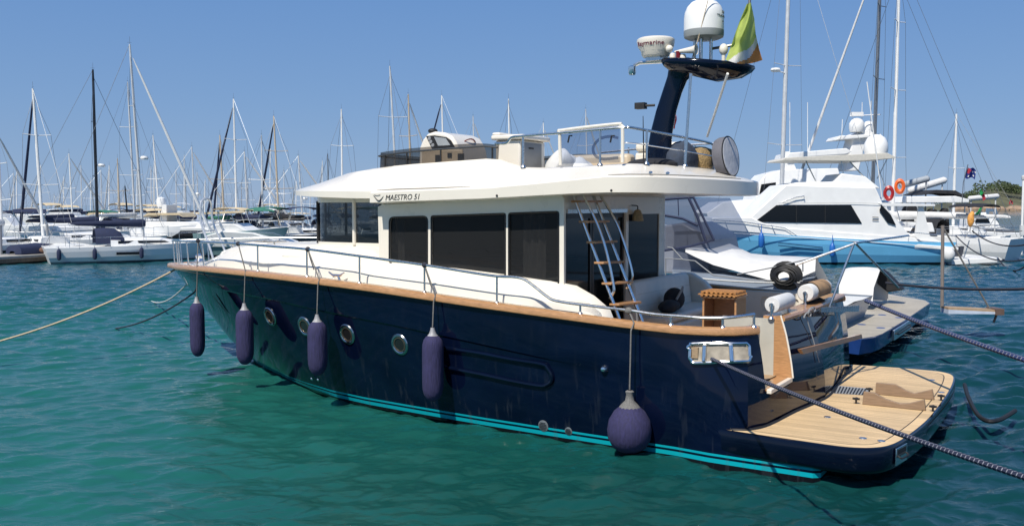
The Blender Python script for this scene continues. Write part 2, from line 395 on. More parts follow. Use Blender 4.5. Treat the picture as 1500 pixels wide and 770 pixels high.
# ================================================================ the navy yacht
def ip(x, xs, ys): return float(np.interp(x, xs, ys))
SHU = [.8, 1.8, 2.6, 3.35, 4.5, 5.7, 7.0, 8.5, 10, 11, 12, 13, 14, 15.3]
SHW = [1.77, 1.75, 1.78, 1.83, 1.90, 1.98, 2.07, 2.14, 2.17, 2.175, 2.165, 2.135, 2.09, 2.03]
def wS(u): return ip(u, SHU, SHW)
STW = [-.5, 0, .39, 1.1, 1.54, 2.03]; STU = [11.75, 12.62, 13.34, 14.18, 14.74, 15.30]
def us(w): return ip(w, STW, STU)
BWd = [0, .4, 1.27, 3.05, 4.3, 5.2, 6.7, 8.1, 9.7, 12.6]; BWv = [.02, .30, .76, 1.68, 2.15, 2.34, 2.5, 2.62, 2.70, 2.83]
BSd = [0, .28, .78, 1.3, 1.8, 2.3, 2.8, 3.3, 4.3, 5.3, 6.3, 7.3, 8.3, 10.3, 13.4]; BSv = [.03, .24, .58, .92, 1.22, 1.47, 1.70, 1.90, 2.21, 2.43, 2.60, 2.71, 2.77, 2.79, 2.73]
def hv(u, w):
    d = us(w) - u; t = min(1.05, max(0, w / wS(u)))
    if w < 0: return max(.02, ip(d, BWd, BWv) * math.sqrt(max(.05, 1 + w / .8)))
    p = 1.0 + .35 * min(1, max(0, (u - 8) / 5))
    return ip(d, BWd, BWv) * (1 - t ** p) + ip(d, BSd, BSv) * t ** p
def BS(u): return hv(u, wS(u))
def wK(u): return ip(u, [1.9, 3, 6.4, 9.7, 15], [1.05, 1.10, 1.46, 1.72, 1.9])
UA = 1.9
TOPC = [(1.9, 2.735), (1.62, 2.70), (1.38, 2.66), (1.18, 2.58), (1.03, 2.45), (.95, 2.30), (.90, 1.30), (.87, .55), (.86, 0)]
MIDC = [(1.9, 2.79), (1.6, 2.82), (1.35, 2.83), (1.13, 2.81), (.93, 2.68), (.80, 2.30), (.72, 1.30), (.62, .55), (.58, 0)]
LOWC = [(1.9, 2.80), (1.4, 2.83), (.9, 2.85), (.4, 2.86), (.05, 2.87), (-.03, 2.80), (-.03, 1.3), (-.03, .55), (-.03, 0)]
def stbd_wide(u): return 1 + .17 * min(1, max(0, (6 - u) / 4))
def sternpt(q, w):
    a = np.array(MIDC[q]); b = np.array(TOPC[q])
    t = max(0, (w - .5) / (1.78 - .5)); t = t * t; p = a + (b - a) * t
    return (p[0], p[1], w)
def knk(u): return .022 * min(1, max(0, (u - 2.2) / 2))
def hull_rows():
    ss = [0, .012, .03, .06, .1, .15, .2, .26, .32, .4, .48, .56, .64, .72, .8, .88, .94, 1.0]
    def lev(u):
        k = wK(u); s = wS(u)
        return [-.5, 0, .1, .2, .5, .72, .95, .95 + (k - .95) * .5, k - .012, k + .012, k + (s - k) * .33, k + (s - k) * .66, s]
    nl = len(lev(5)); rows = []
    for li in range(nl):
        row = []
        for s in ss:
            w = lev(10)[li]
            for _ in range(12):
                u = us(w) - s * (us(w) - UA); w = .5 * w + .5 * lev(u)[li]
            row.append((u, hv(u, w) + (knk(u) if li >= 9 and s > .05 else 0), w))
        for q in range(1, len(TOPC)):
            if li <= 3: row.append((LOWC[q][0], LOWC[q][1], [-.5, 0, .1, .2][li]))
            else:
                w = lev(1.5)[li]; p = sternpt(q, w); row.append((p[0], p[1], w))
        rows.append(row)
    return rows, len(ss)
HR, NSS = hull_rows()
def make_hull():
    mb = MB(); ns = NSS
    mb.grid(HR, skip=lambda i, j: (j == ns - 1 + 5 and i >= 6))                 # gateway through the transom, port side
    mb.grid([[(u, -v * stbd_wide(u), w) for u, v, w in r] for r in HR])
    return mb
def hull_mat():
    m = M("navy_gelcoat", (.0014, .0040, .0165), .05, var=.25, scale=1.2, coat=0, spec=.36)
    nt = m.node_tree; b = nt.nodes["Principled BSDF"]; N = nt.nodes.new; old = b.inputs["Base Color"].links[0].from_socket
    tc = N("ShaderNodeTexCoord"); sp = N("ShaderNodeSeparateXYZ"); nt.links.new(tc.outputs["Object"], sp.inputs[0])
    cr = N("ShaderNodeValToRGB"); cr.color_ramp.interpolation = 'CONSTANT'; e = cr.color_ramp.elements
    tq = (.004, .34, .40, 1); nv = (0, 0, 0, 1); af = (.006, .006, .008, 1)
    e[0].position = 0; e[0].color = af
    for pos, c in ((.048, tq), (.108, nv), (.138, tq), (.168, nv)):
        x = e.new(pos); x.color = c
    e[-1].position = .9; e[-1].color = nv
    rm = N("ShaderNodeMath"); rm.operation = 'ADD'; rm.inputs[1].default_value = 0.0
    nt.links.new(sp.outputs[2], rm.inputs[0]); nt.links.new(rm.outputs[0], cr.inputs[0])
    # painted where the ramp is not black
    bw = N("ShaderNodeRGBToBW"); nt.links.new(cr.outputs[0], bw.inputs[0])
    gt = N("ShaderNodeMath"); gt.operation = 'GREATER_THAN'; gt.inputs[1].default_value = .002; nt.links.new(bw.outputs[0], gt.inputs[0])
    mx = N("ShaderNodeMix"); mx.data_type = 'RGBA'; nt.links.new(gt.outputs[0], mx.inputs[0]); nt.links.new(old, mx.inputs[6]); nt.links.new(cr.outputs[0], mx.inputs[7])
    # salt streaks and scuffs running down to the waterline
    mp = N("ShaderNodeMapping"); mp.inputs["Scale"].default_value = (5, 5, .7); nt.links.new(tc.outputs["Object"], mp.inputs[0])
    ns = N("ShaderNodeTexNoise"); ns.inputs["Scale"].default_value = 2.2; ns.inputs["Detail"].default_value = 7; nt.links.new(mp.outputs[0], ns.inputs["Vector"])
    r1 = N("ShaderNodeMapRange"); r1.inputs["From Min"].default_value = .56; r1.inputs["From Max"].default_value = .80; nt.links.new(ns.outputs["Fac"], r1.inputs["Value"])
    r2 = N("ShaderNodeMapRange"); r2.inputs["From Min"].default_value = 1.3; r2.inputs["From Max"].default_value = .25; r2.inputs["To Min"].default_value = .05; r2.inputs["To Max"].default_value = .42; nt.links.new(sp.outputs[2], r2.inputs["Value"])
    ml = N("ShaderNodeMath"); ml.operation = 'MULTIPLY'; nt.links.new(r1.outputs[0], ml.inputs[0]); nt.links.new(r2.outputs[0], ml.inputs[1])
    ms_ = N("ShaderNodeMix"); ms_.data_type = 'RGBA'; nt.links.new(ml.outputs[0], ms_.inputs[0]); nt.links.new(mx.outputs[2], ms_.inputs[6]); ms_.inputs[7].default_value = (.055, .065, .075, 1)
    nt.links.new(ms_.outputs[2], b.inputs["Base Color"])
    ro = N("ShaderNodeMath"); ro.operation = 'MULTIPLY_ADD'; ro.inputs[1].default_value = .7; ro.inputs[2].default_value = .045; nt.links.new(ml.outputs[0], ro.inputs[0]); nt.links.new(ro.outputs[0], b.inputs["Roughness"])
    nz = N("ShaderNodeTexNoise"); nz.inputs["Scale"].default_value = 1.1; nt.links.new(tc.outputs["Object"], nz.inputs["Vector"])
    bp = N("ShaderNodeBump"); bp.inputs["Strength"].default_value = .08; bp.inputs["Distance"].default_value = .03
    nt.links.new(nz.outputs["Fac"], bp.inputs["Height"]); nt.links.new(bp.outputs[0], b.inputs["Normal"])
    return m
navy_hull = hull_mat()
navy_gloss = M("navy_paint", (.0015, .0036, .0130), .10, var=.2, scale=2, coat=.05, spec=.4)

Y = Thing("motor_yacht", "large navy blue motor yacht with white superstructure, teak cap rail and turquoise waterline stripes", "yacht", F)
hull = Y.part("hull", make_hull(), navy_hull, smooth=28)

# -- where a pixel meets the hull's port side or the port quarter
def _samples():
    P = []; Nn = []
    for u in np.linspace(1.9, 14.6, 420):
        for w in np.linspace(.05, 2.1, 90):
            if u < us(w) - .05 and w < wS(u): P.append((u, hv(u, w) + (knk(u) if w > wK(u) else 0), w))
    return np.array(P)
_SP = _samples(); _G = F.o + _SP[:, :1] * F.fw + _SP[:, 1:2] * F.pt + _SP[:, 2:] * np.array([0, 0, 1]); _PX = np.stack(project(_G), -1)
def on_hull(x, y):
    k = int(np.argmin(((_PX - (x, y)) ** 2).sum(1))); u, v, w = _SP[k]; e = .06
    n = Vector((-(hv(u + e, w) - hv(u - e, w)) / (2 * e), 1, -(hv(u, w + e) - hv(u, w - e)) / (2 * e))).normalized()
    return Vector((u, v, w)), n
def stern_path(w, q0=0, q1=5, n=8):
    return smoothpath([sternpt(q, w) for q in range(q0, q1 + 1)], n)

# -- cap rail
def cap_path():
    port = [(15.3, 0, wS(15.3))]
    for d in (.12, .28, .5, .8, 1.3, 1.8, 2.3, 2.8, 3.3, 4.3, 5.3, 6.3, 7.3, 8.3, 9.4, 10.4, 11.4, 12.4, 13.0):
        u = 15.30 - d; port.append((u, BS(u) + .02, wS(u)))
    port += [(TOPC[q][0], TOPC[q][1] + (.02 if q < 4 else 0), wS(TOPC[q][0])) for q in range(0, 6)]
    return port
capp = cap_path()
prof = [(-.09, -.005), (-.09, .03), (-.06, .045), (.0, .048), (.05, .03), (.065, -.01), (.06, -.05), (.035, -.065), (.0, -.06)]
def sides(path, sgn=1):
    out = []
    for i in range(len(path)):
        a = np.array(path[max(i - 1, 0)]); b = np.array(path[min(i + 1, len(path) - 1)]); t = b - a; t[2] = 0; t /= np.linalg.norm(t)
        out.append((-t[1] * sgn, t[0] * sgn, 0))
    return out
mb = MB()
sd = sides(capp, -1); sd[0] = (.9, .4, 0)
mb.sweep(prof, capp, sd)
Y.part("cap_rail", mb, teak, label="teak cap rail along the port side")
mb = MB()
st = [(p[0], -p[1] * stbd_wide(p[0]), p[2]) for p in capp]
sd = sides(st, 1); sd[0] = (.9, -.4, 0)
mb.sweep(prof, st, sd)
Y.part("cap_rail", mb, teak)
# transom coaming top in teak, between the gateway and the starboard quarter
mb = MB()
tr = [(TOPC[q][0], TOPC[q][1], 1.80) for q in (6, 7, 8)] + [(TOPC[q][0], -TOPC[q][1] * 1.17, 1.80) for q in (7, 6, 5)]
mb.sweep([(-.26, -.02), (-.26, .035), (.03, .04), (.05, .01), (.04, -.03)], smoothpath(tr, 5), [(-1, 0, 0)] * 26)
Y.part("transom_top", mb, teak)

# -- deck and cockpit
mb = MB()
du = [15.15, 14.8, 14.3, 13.8, 13.2, 12.5, 11.5, 10.5, 9, 7.5, 6, 4.2]
mb.grid([[(u, k * (BS(u) - .05), wS(u) + .0 + .03 * (1 - k * k)) for k in (-1, -.5, 0, .5, 1)] for u in du])
Y.part("foredeck", mb, white_gel)
mb = MB()
mb.poly([(4.1, 2.6, 1.0), (4.1, -2.9, 1.0), (1.0, -2.9, 1.0), (.9, 0, 1.0), (1.0, 2.35, 1.0)])
Y.part("cockpit_sole", mb, M("cockpit_teak", (.34, .23, .13), .6, var=.2, scale=8, stretch=(1, 12, 1)))
mb = MB()                                     # white inner bulwark, port quarter / transom / starboard
inn = [(4.2, 2.60), (3.0, 2.60), (2.0, 2.58), (1.5, 2.52), (1.25, 2.40), (1.17, 2.30)]
mb.grid([[(u, v, 1.0), (u, v, wS(u) - .01)] for u, v in inn])
inn2 = [(1.16, 1.30), (1.13, .6), (1.12, 0), (1.12, -1.6), (1.25, -2.55), (1.6, -2.95), (4.3, -3.0)]
mb.grid([[(u, v, 1.0), (u, v, 1.80)] for u, v in inn2])
inner = Y.part("inner_bulwark", mb, white_gel)
mb = MB()                                     # gateway cheeks: white to port, teak panel inboard, sill at cockpit level
mb.poly([(.86, 2.30, .95), (1.17, 2.30, .95), (1.17, 2.30, 1.78), (.95, 2.30, 1.78)])
Y.part("gateway_cheek", mb, white_gel)
gpx = [V(x, y, 1.285) for x, y in ((1126, 464), (1143, 461.5), (1151, 490), (1158, 528), (1161, 553), (1131, 564))]
mb = MB(); mb.prism(gpx, (0, .035, 0)); Y.part("gateway_panel", mb, teak)
mb = MB(); mb.tube([(p[0] - .008, p[1] + .01, p[2]) for p in smoothpath(gpx[1:5], 4)], .014, n=6); Y.part("gateway_trim", mb, white_gel)
mb = MB(); mb.box((1.0, 1.30, .95), (1.75, 1.322, 1.80)); Y.part("gateway_lining", mb, M("gate_grey", (.46, .44, .38), .4, var=.06))
mb = MB(); mb.box((.80, 1.33, .955), (1.4, 2.29, .985)); Y.part("gateway_step", mb, teak)
mb = MB(); mb.box((.735, 1.29, .925), (.80, 2.32, .985)); Y.part("gateway_sill", mb, white_gel, bevel=.008)
mb = MB(); mb.poly([(1.4, 1.3, .95), (1.4, 2.3, .95), (1.4, 2.3, 1.5), (1.4, 1.3, 1.5)]); Y.part("gateway_back", mb, MATS["gate_grey"])
gq = [U(x, y, 1.22) for x, y in ((1098, 478), (1122, 478), (1130, 484), (1133, 540), (1128, 550))]
mb = MB(); mb.tube(smoothpath(gq, 5), .018)
gate = Y.part("transom_gate", mb, steel)
mb = MB(); mb.prism([U(x, y, 1.25) for x, y in ((1098, 484), (1125, 482), (1128, 552), (1112, 552))], (.015, 0, 0)); Y.part("gate_panel", mb, M("grey_acrylic", (.40, .39, .35), .25), parent=gate)
for y in (490, 540): mb = MB(); p = Vector(U(1134, y, 1.2)); mb.ball(p, (.035, .035, .03), 10, 7); Y.part("gate_hinge", mb, chrome, parent=gate)

# -- bathing platform
PLT = [(1.5, 2.80), (.9, 2.88), (.3, 2.93), (-.25, 2.96), (-.52, 2.90), (-.72, 2.74), (-.83, 2.5), (-.90, 2.1), (-.97, 1.3), (-1.0, .6), (-1.0, -.5), (-.98, -1.6), (-.93, -2.5), (-.86, -3.0), (-.72, -3.25), (-.5, -3.36), (.1, -3.38), (1.5, -3.22)]
PL = [p for p in PLT[:3]] + [q[:2] for q in smoothpath([(a, b, 0) for a, b in PLT[2:17]], 4)][1:] + [PLT[17]]
def inset2(poly, d):
    P = np.array(poly); n = len(P); out = []
    for i in range(n):
        a = P[i] - P[i - 1]; b = P[(i + 1) % n] - P[i]; a /= np.linalg.norm(a); b /= np.linalg.norm(b)
        t = a + b; t /= np.linalg.norm(t); nrm = np.array([-t[1], t[0]]); out.append(tuple(P[i] - nrm * d))
    return out
ar = sum(PL[i - 1][0] * PL[i][1] - PL[i][0] * PL[i - 1][1] for i in range(len(PL)))
sg = -1 if ar > 0 else 1
mb = MB(); lv = [(.10, .16), (.03, .19), (0, .24), (0, .47), (.012, .495), (.03, .50)]
rows = [[(u, v, w) for u, v in inset2(PL, sg * d)] for d, w in lv]
i0 = mb.grid(rows, cv=True); n = len(PL)
mb.face([i0 + k for k in range(n)]); mb.face([i0 + (len(lv) - 1) * n + k for k in range(n)])
plat = Y.part("bathing_platform", mb, navy_gloss)
o1 = inset2(PL, sg * .035); o2 = inset2(PL, sg * .17); o3 = inset2(PL, sg * .185)
mb = MB(); mb.grid([[(u, v, .504) for u, v in o1], [(u, v, .504) for u, v in o2]], cv=True)
pl_teak = deck_teak("platform_teak_margin", (.74, .53, .29), (.7, .5, .28), w=.4)
Y.part("margin_plank", mb, pl_teak, parent=plat)
mb = MB(); mb.poly([(u, v, .504) for u, v in o3]); Y.part("teak_planking", mb, deck_teak("platform_teak", (.76, .545, .30), (.19, .12, .065), w=.052), parent=plat, smooth=0)
mb = MB(); mb.grid([[(u, v, .5025) for u, v in o2], [(u, v, .5025) for u, v in o3]], cv=True); Y.part("caulk_line", mb, black_rub, parent=plat)
mb = MB()                                     # edge strip where the planking meets the transom
ep = [sternpt(q, .5)[:2] for q in range(3, 9)] + [(MIDC[q][0], -MIDC[q][1] * 1.17) for q in range(7, 2, -1)]
ep = smoothpath([(a - .03, b, .507) for a, b in ep], 4); mb.tube(ep, .022, n=6)
Y.part("transom_strip", mb, black_rub, parent=plat)
mb = MB(); mb.poly([(*Z(x, y, .509)[:2], .509) for x, y in ((1218.6, 563.4), (1276, 568.8), (1266, 578.3), (1212, 575))])
Y.part("grating", mb, grey_plastic, parent=plat)
mb = MB()
for k in range(11):
    a = Z(1222 + k * 4.6, 565.5 + k * .42, .511); c = Z(1218 + k * 4.5, 574.5 + k * .3, .511)
    mb.tube([(a[0], a[1], .511), (c[0], c[1], .511)], .012, n=5)
Y.part("grating_slot", mb, black_rub, parent=plat)
for px in ((1212, 610), (1294, 625), (1264, 641), (1291, 645), (1365, 556), (1379, 574), (1362, 575)):
    p = Z(*px, .507); mb = MB(); mb.lathe([(.0, .005), (.045, .005), (.05, 0)], (p[0], p[1], .505), n=14); Y.part("deck_fitting", mb, steel, parent=plat)
def chock(px, nm):
    a = np.array(Z(*px[0], .51)); b = np.array(Z(*px[-1], .51)); vm = (a[1] + b[1]) / 2
    pts = [V(x, y, vm) for x, y in px]; pts[0] = (pts[0][0], vm, .508); pts[-1] = (pts[-1][0], vm, .508)
    mb = MB(); mb.prism(pts, (0, -.055, 0)); o = Y.part("tender_chock", mb, M("chock_teak", (.24, .16, .10), .6, var=.2, scale=6, stretch=(1, 8, 8)), parent=None, bevel=.006)
    for p in (pts[0], pts[-1]):
        s = 1 if p is pts[0] else -1
        mb = MB(); mb.lathe([(.012, 0), (.014, .05), (.04, .055), (.045, .075), (.02, .085), (0, .086)], (p[0] + s * .09, vm - .02, .508), n=10)
        mb.tube([(p[0] + s * .09 - .05, vm - .02, .575), (p[0] + s * .09 + .05, vm - .02, .575)], .016); mb.tube([(p[0] + s * .09, vm - .07, .575), (p[0] + s * .09, vm + .03, .575)], .016)
        Y.part("clamp_knob", mb, black_rub, parent=o)
chock([(1263, 589.7), (1265, 573), (1280, 575), (1296.5, 584), (1318, 591), (1331.5, 590.6), (1354, 585), (1356, 602.7)], 0)
chock([(1282, 575), (1283, 560.5), (1312, 563), (1327.6, 572), (1339, 576), (1365.6, 570), (1368.5, 586.8)], 1)
# bright ladder box let into the platform's after edge
pd = [PL[k] for k in range(4, len(PL) - 4)]
gx = [abs(project(F.glob((u, v, .35)))[0] - 1320) for u, v in pd]; k = int(np.argmin(gx)); a = np.array(pd[k - 1]); b = np.array(pd[k + 1])
tn = (b - a) / np.linalg.norm(b - a); nr = np.array([tn[1], -tn[0]]); nr = nr if nr[0] < 0 else -nr; c0 = np.array(pd[k]) + nr * .004
def q3(s, w, o): return (*(c0 + tn * s + nr * o), w)
mb = MB(); mb.hexa([q3(-.19, .25, 0), q3(.19, .25, 0), q3(.19, .25, .014), q3(-.19, .25, .014), q3(-.19, .46, 0), q3(.19, .46, 0), q3(.19, .46, .014), q3(-.19, .46, .014)])
bx = Y.part("ladder_hatch", mb, chrome, parent=plat, bevel=.004)
mb = MB(); mb.tube(smoothpath([q3(-.13, .36, .016), q3(-.12, .335, .05), q3(0, .33, .055), q3(.12, .335, .05), q3(.13, .36, .016)], 4), .012)
Y.part("ladder_hatch_handle", mb, black_rub, parent=plat)
mb = MB(); mb.hexa([q3(-.15, .375, .014), q3(.15, .375, .014), q3(.15, .375, .017), q3(-.15, .375, .017), q3(-.15, .435, .014), q3(.15, .435, .014), q3(.15, .435, .017), q3(-.15, .435, .017)])
Y.part("ladder_hatch_slot", mb, black_rub, parent=plat)
# added teak strip imitating a reflection, and bright band across the starboard half of the transom
mb = MB(); mb.prism([U(x, y, .66) for x, y in ((1168, 511), (1258, 489), (1259, 495), (1172, 518))], (-.05, 0, 0)); Y.part("reflection_strip", mb, teak)
mb = MB(); mb.prism([U(x, y, .74) for x, y in ((1200, 450), (1256, 447), (1256, 456), (1200, 457))], (-.03, 0, 0)); Y.part("transom_trim", mb, steel)

# -- hull fittings
for px in ((395, 463), (447, 477), (509, 490), (585, 505)):
    p, n = on_hull(*px); up = Vector((0, 0, 1)); mb = MB()
    mb.lathe([(.125, -.03), (.125, .012), (.14, .022), (.165, .018), (.178, .004), (.178, -.03)], p, n, 28)
    f = Y.part("porthole", mb, M("porthole_rim", (.42, .42, .42), .2, 1.0))
    mb = MB(); mb.lathe([(.0, .0), (.124, .0)], p + n * .004, n, 24); Y.part("pane", mb, glass("porthole_glass", (.05, .05, .05), solid=.9, ior=1.7), parent=f)
    mb = MB(); mb.lathe([(.105, 0), (.105, .012), (.118, .012), (.118, 0)], p + n * .004, n, 24); Y.part("inner_rim", mb, M("bronze_rim", (.25, .20, .15), .35, .8), parent=f)
rim = [(640, 507), (648, 508), (700, 517.5), (750, 525.5), (794, 533), (804, 538), (809, 547), (808, 557), (801, 563.5), (790, 564), (750, 556), (704, 547), (650, 536), (640, 534)]
hp = []
for x, y in rim:
    p, n = on_hull(x, y); hp.append(p + n * .012)
mb = MB(); mb.tube(smoothpath(hp, 4), .034, n=8); Y.part("hull_moulding", mb, navy_gloss, label="rounded moulding recess on the navy topsides")
for px, r in (((797, 623), .085), ((833, 631), .06)):
    p, n = on_hull(*px); mb = MB(); mb.lathe([(0, .012), (r * .75, .012), (r, .006), (r, -.02)], p, n, 18); vt = Y.part("hull_vent", mb, M("vent_grey", (.22, .24, .25), .4, .5))
    mb = MB()
    for k in (-2, -1, 0, 1, 2):
        hw = math.sqrt(max(0, (r * .75) ** 2 - (k * r * .28) ** 2)); t = Vector((1, 0, 0)); t = (t - n * t.dot(n)).normalized(); b = n.cross(t)
        mb.tube([p + n * .014 + b * (k * r * .28) - t * hw, p + n * .014 + b * (k * r * .28) + t * hw], r * .07, n=5)
    Y.part("vent_slot", mb, black_rub, parent=vt)
p, n = on_hull(886, 540); mb = MB(); mb.lathe([(0, .07), (.03, .06), (.05, .03), (.055, 0)], p, n, 14); Y.part("side_light", mb, chrome)
p, n = on_hull(652, 588); p, n = on_hull(458, 553)
for dx in (0, .16):
    mb = MB(); mb.lathe([(0, .02), (.022, .018), (.03, 0)], p + Vector((-dx, .01 + dx * .05, -.01)), n, 10); Y.part("drain_fitting", mb, steel)
# anchor pocket on the stem
p, n = on_hull(324, 446); t = Vector((-.62, .10, -.9)); t = (t - n * t.dot(n)).normalized(); b = n.cross(t)
mb = MB(); mb.poly([p + n * .012 + t * (.26 * math.cos(a)) + b * (.045 * math.sin(a)) for a in np.linspace(0, 2 * math.pi, 20)[:-1]])
Y.part("anchor_pocket", mb, black_rub)

# -- quarter fairlead let into the port corner
def quarter(x, y):
    best = None
    for w in np.linspace(1.2, 1.78, 60):
        for pt in QS[w if False else round(float(w), 4)]:
            X, Yp = project(F.glob(pt)); d = (X - x) ** 2 + (Yp - y) ** 2
            if best is None or d < best[0]: best = (d, pt)
    return Vector(best[1])
QS = {round(float(w), 4): [(1.9 + k * .06, hv(1.9 + k * .06, w) + .012, w) for k in range(9, 0, -1)] + [(p[0], p[1] + .012, p[2]) for p in stern_path(w, 0, 5, 10)] for w in np.linspace(1.2, 1.78, 60)}
fl_px = roundrect([(1008, 503), (1096, 502.5), (1099, 529), (1012, 531.5)], 7, 4)
fl_px = [lerp(fl_px[k], fl_px[(k + 1) % len(fl_px)], j / 8) for k in range(len(fl_px)) for j in range(8 if math.dist(fl_px[k], fl_px[(k + 1) % len(fl_px)]) > 8 else 1)]
fl = [quarter(*p) for p in fl_px]
cen = sum(fl, Vector()) / len(fl); outn = Vector((-.55, .83, 0))
mb = MB(); mb.tube([p + outn * .012 for p in fl] + [fl[0] + outn * .012], .026, n=8, cap=False); fair = Y.part("quarter_fairlead", mb, chrome)
mb = MB(); mb.grid([[quarter(1010 + (1096 - 1010) * i / 10, 505 + 24 * j / 3) + outn * .006 for j in range(4)] for i in range(11)])
Y.part("fairlead_shade_plate", mb, M("fairlead_shaded_cream", (.33, .29, .23), .6, var=.3, scale=8), parent=fair)  # flat plate, its cream darkened to stand for shade inside the opening
for x in (1031, 1070):
    a = quarter(x, 505) + outn * .03; b = quarter(x, 528) + outn * .03; mb = MB(); mb.tube([a, b], .030, n=10); Y.part("fairlead_roller", mb, chrome, parent=fair)
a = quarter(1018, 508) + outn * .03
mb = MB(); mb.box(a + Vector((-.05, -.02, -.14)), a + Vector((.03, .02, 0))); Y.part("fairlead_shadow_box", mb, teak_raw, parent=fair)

# -- deckhouse base: foredeck trunk running aft into the saloon coaming
def trunk():
    tab = [  # u, foot inset, shoulder v, shoulder w, top v, top w
        (13.55, .55, .30, 2.12, .20, 2.13), (13.2, .50, .52, 2.26, .42, 2.27), (12.7, .45, .86, 2.43, .72, 2.455), (12.1, .38, 1.16, 2.53, 1.0, 2.56), (11.3, .32, 1.48, 2.585, 1.3, 2.62),
        (10.4, .27, 1.72, 2.62, 1.55, 2.655), (9.6, .24, 1.86, 2.64, 1.7, 2.68), (8.6, .22, 1.98, 2.62, 1.86, 2.68), (7.7, .2, 2.06, 2.56, 1.96, 2.66),
        (7.3, .2, 2.16, 2.42, 2.05, 2.45), (6.0, .19, 2.18, 2.36, 2.05, 2.40), (5.0, .19, 2.20, 2.28, 2.05, 2.33), (4.2, .19, 2.22, 2.22, 2.05, 2.26), (3.75, .19, 2.24, 2.16, 2.05, 2.20), (3.45, .19, 2.28, 2.02, 2.05, 2.06), (3.2, .19, 2.34, 1.86, 2.05, 1.88), (3.12, .19, 2.40, 1.70, 2.05, 1.70)]
    rows = []; wing = []
    for u, fi, v1, w1, v2, w2 in tab:
        f = max(BS(u) - fi, v1 + .02); w0 = wS(u) + .015
        half = [(f, w0 - .25), (f, w0), (f - .05 * (f - v1), w0 + (w1 - w0) * .35), (v1 + .04 * (f - v1), w1 - .22 * (w1 - w0)), (v1, w1 - .03), (v1 - .03, w1), (v2, w2)]
        if u > 4.1: rows.append([(u, v, w) for v, w in half] + [(u, 0, w2 + .02)] + [(u, -v, w) for v, w in half[::-1]])
        if u < 4.3: wing.append([(u, v, w) for v, w in half] + [(u, v2, 1.0)])
    mb = MB(); mb.grid(rows); mb.grid(wing); mb.poly(wing[-1]); return mb
base = Y.part("deckhouse_base", trunk(), white_gel, smooth=50)
mb = MB(); mb.ball((9.35, 1.93, 2.47), (.55, .10, .06)); Y.part("side_deck_locker", mb, cream)
mb = MB(); mb.box((11.9, -.35, 2.56), (12.6, .35, 2.62)); ht_ = Y.part("foredeck_hatch", mb, white_gel, bevel=.02)
mb = MB(); mb.box((11.96, -.29, 2.62), (12.54, .29, 2.632)); Y.part("hatch_pane", mb, dark_glass, parent=ht_)
mb = MB(); mb.tube(smoothpath([(12.3, .95, 2.50), (12.2, .95, 2.60), (11.4, 1.25, 2.68), (10.6, 1.5, 2.73), (10.5, 1.5, 2.64)], 4), .014, n=6); Y.part("deck_handrail", mb, steel)
mb = MB(); mb.lathe([(.11, 0), (.12, .05), (.08, .10), (.10, .16), (.06, .20), (0, .20)], (14.35, 0, 2.10), n=16); mb.box((14.2, -.14, 2.08), (14.55, .14, 2.13)); Y.part("windlass", mb, chrome)
for x_, y_ in ((586, 412), (706, 432)):
    p = Vector(V(x_, y_, 2.5)); mb = MB(); mb.lathe([(0, .02), (.03, .018), (.04, 0)], p, (0, .9, .3), 12); Y.part("deck_filler", mb, steel)
mb = MB(); mb.tube([(u, hv(u, wS(u)) - .13, wS(u) + .035) for u in np.linspace(13, 3.4, 40)], .006, n=4); Y.part("deck_joint", mb, M("joint_sealant", (.30, .28, .24), .7))

# -- saloon
PW = 2.10
def PV(x, y, v=PW): return V(x, y, v)
def win_side():
    a = roundrect([(570.5, 318.5), (626.5, 316.8), (626.5, 394.2), (570.5, 386.5)], 7, 4)
    b = roundrect([(632, 316.6), (740.5, 312.8), (740.5, 404.2), (632, 395)], 2.5, 2)
    c = roundrect([(745.5, 312.5), (818.5, 310), (818.5, 416.5), (745.5, 405)], 3, 2)
    return [a, b, c]
wins = win_side()
mb = MB()
outer = [(553.5, 303), (560, 299.5), (822, 286), (826, 290), (826, 444), (700, 432), (556, 404)]
mb.plate([PV(*p) for p in outer], [[PV(*p) for p in w] for w in wins], (0, -.05, 0))
side_wall = Y.part("saloon_side", mb, white_gel, bevel=0)
gask = M("window_gasket", (.01, .01, .011), .5)
for q, w in enumerate(wins):
    mb = MB(); cx = sum(p[0] for p in w) / len(w); cy = sum(p[1] for p in w) / len(w)
    mb.poly([PV(cx + (x - cx) * 1.03, cy + (y - cy) * 1.03, PW - .03) for x, y in w]); sw = Y.part("saloon_window", mb, dark_glass, smooth=0)
    mb = MB(); mb.tube([PV(*p, PW - .006) for p in w + w[:1]], .016, n=6, cap=False); Y.part("gasket", mb, gask, parent=sw)
def curtain(u0, u1, v, w0, w1):
    mb = MB(); n = int(abs(u1 - u0) / .025); mb.grid([[(u0 + (u1 - u0) * k / n, v + .035 * math.sin(k * 1.15) * (.6 + .4 * z), w0 + (w1 - w0) * z) for k in range(n + 1)] for z in (0, .5, 1)])
    Y.part("curtain", mb, M("curtain_linen", (.45, .42, .37), .9, var=.1, scale=12), smooth=80)
curtain(4.75, 4.35, 1.93, 2.15, 3.35); curtain(5.05, 4.98, 1.93, 2.2, 3.35); curtain(7.2, 7.05, 1.93, 2.35, 3.3)
for u_, v_, h_ in ((6.1, .9, 1.2), (5.5, .4, 1.15), (6.7, -.3, 1.3)):
    mb = MB(); mb.box((u_ - .3, v_ - .3, 1.06), (u_ + .3, v_ + .3, 1.06 + h_)); Y.part("saloon_seat", mb, M("saloon_upholstery", (.30, .26, .20), .7), bevel=.08)
mb = MB()                                     # back of the cabin: starboard side and forward returns
mb.box((4.03, -2.03, 1.0), (7.5, -1.97, 3.6)); Y.part("saloon_side", mb, white_gel)
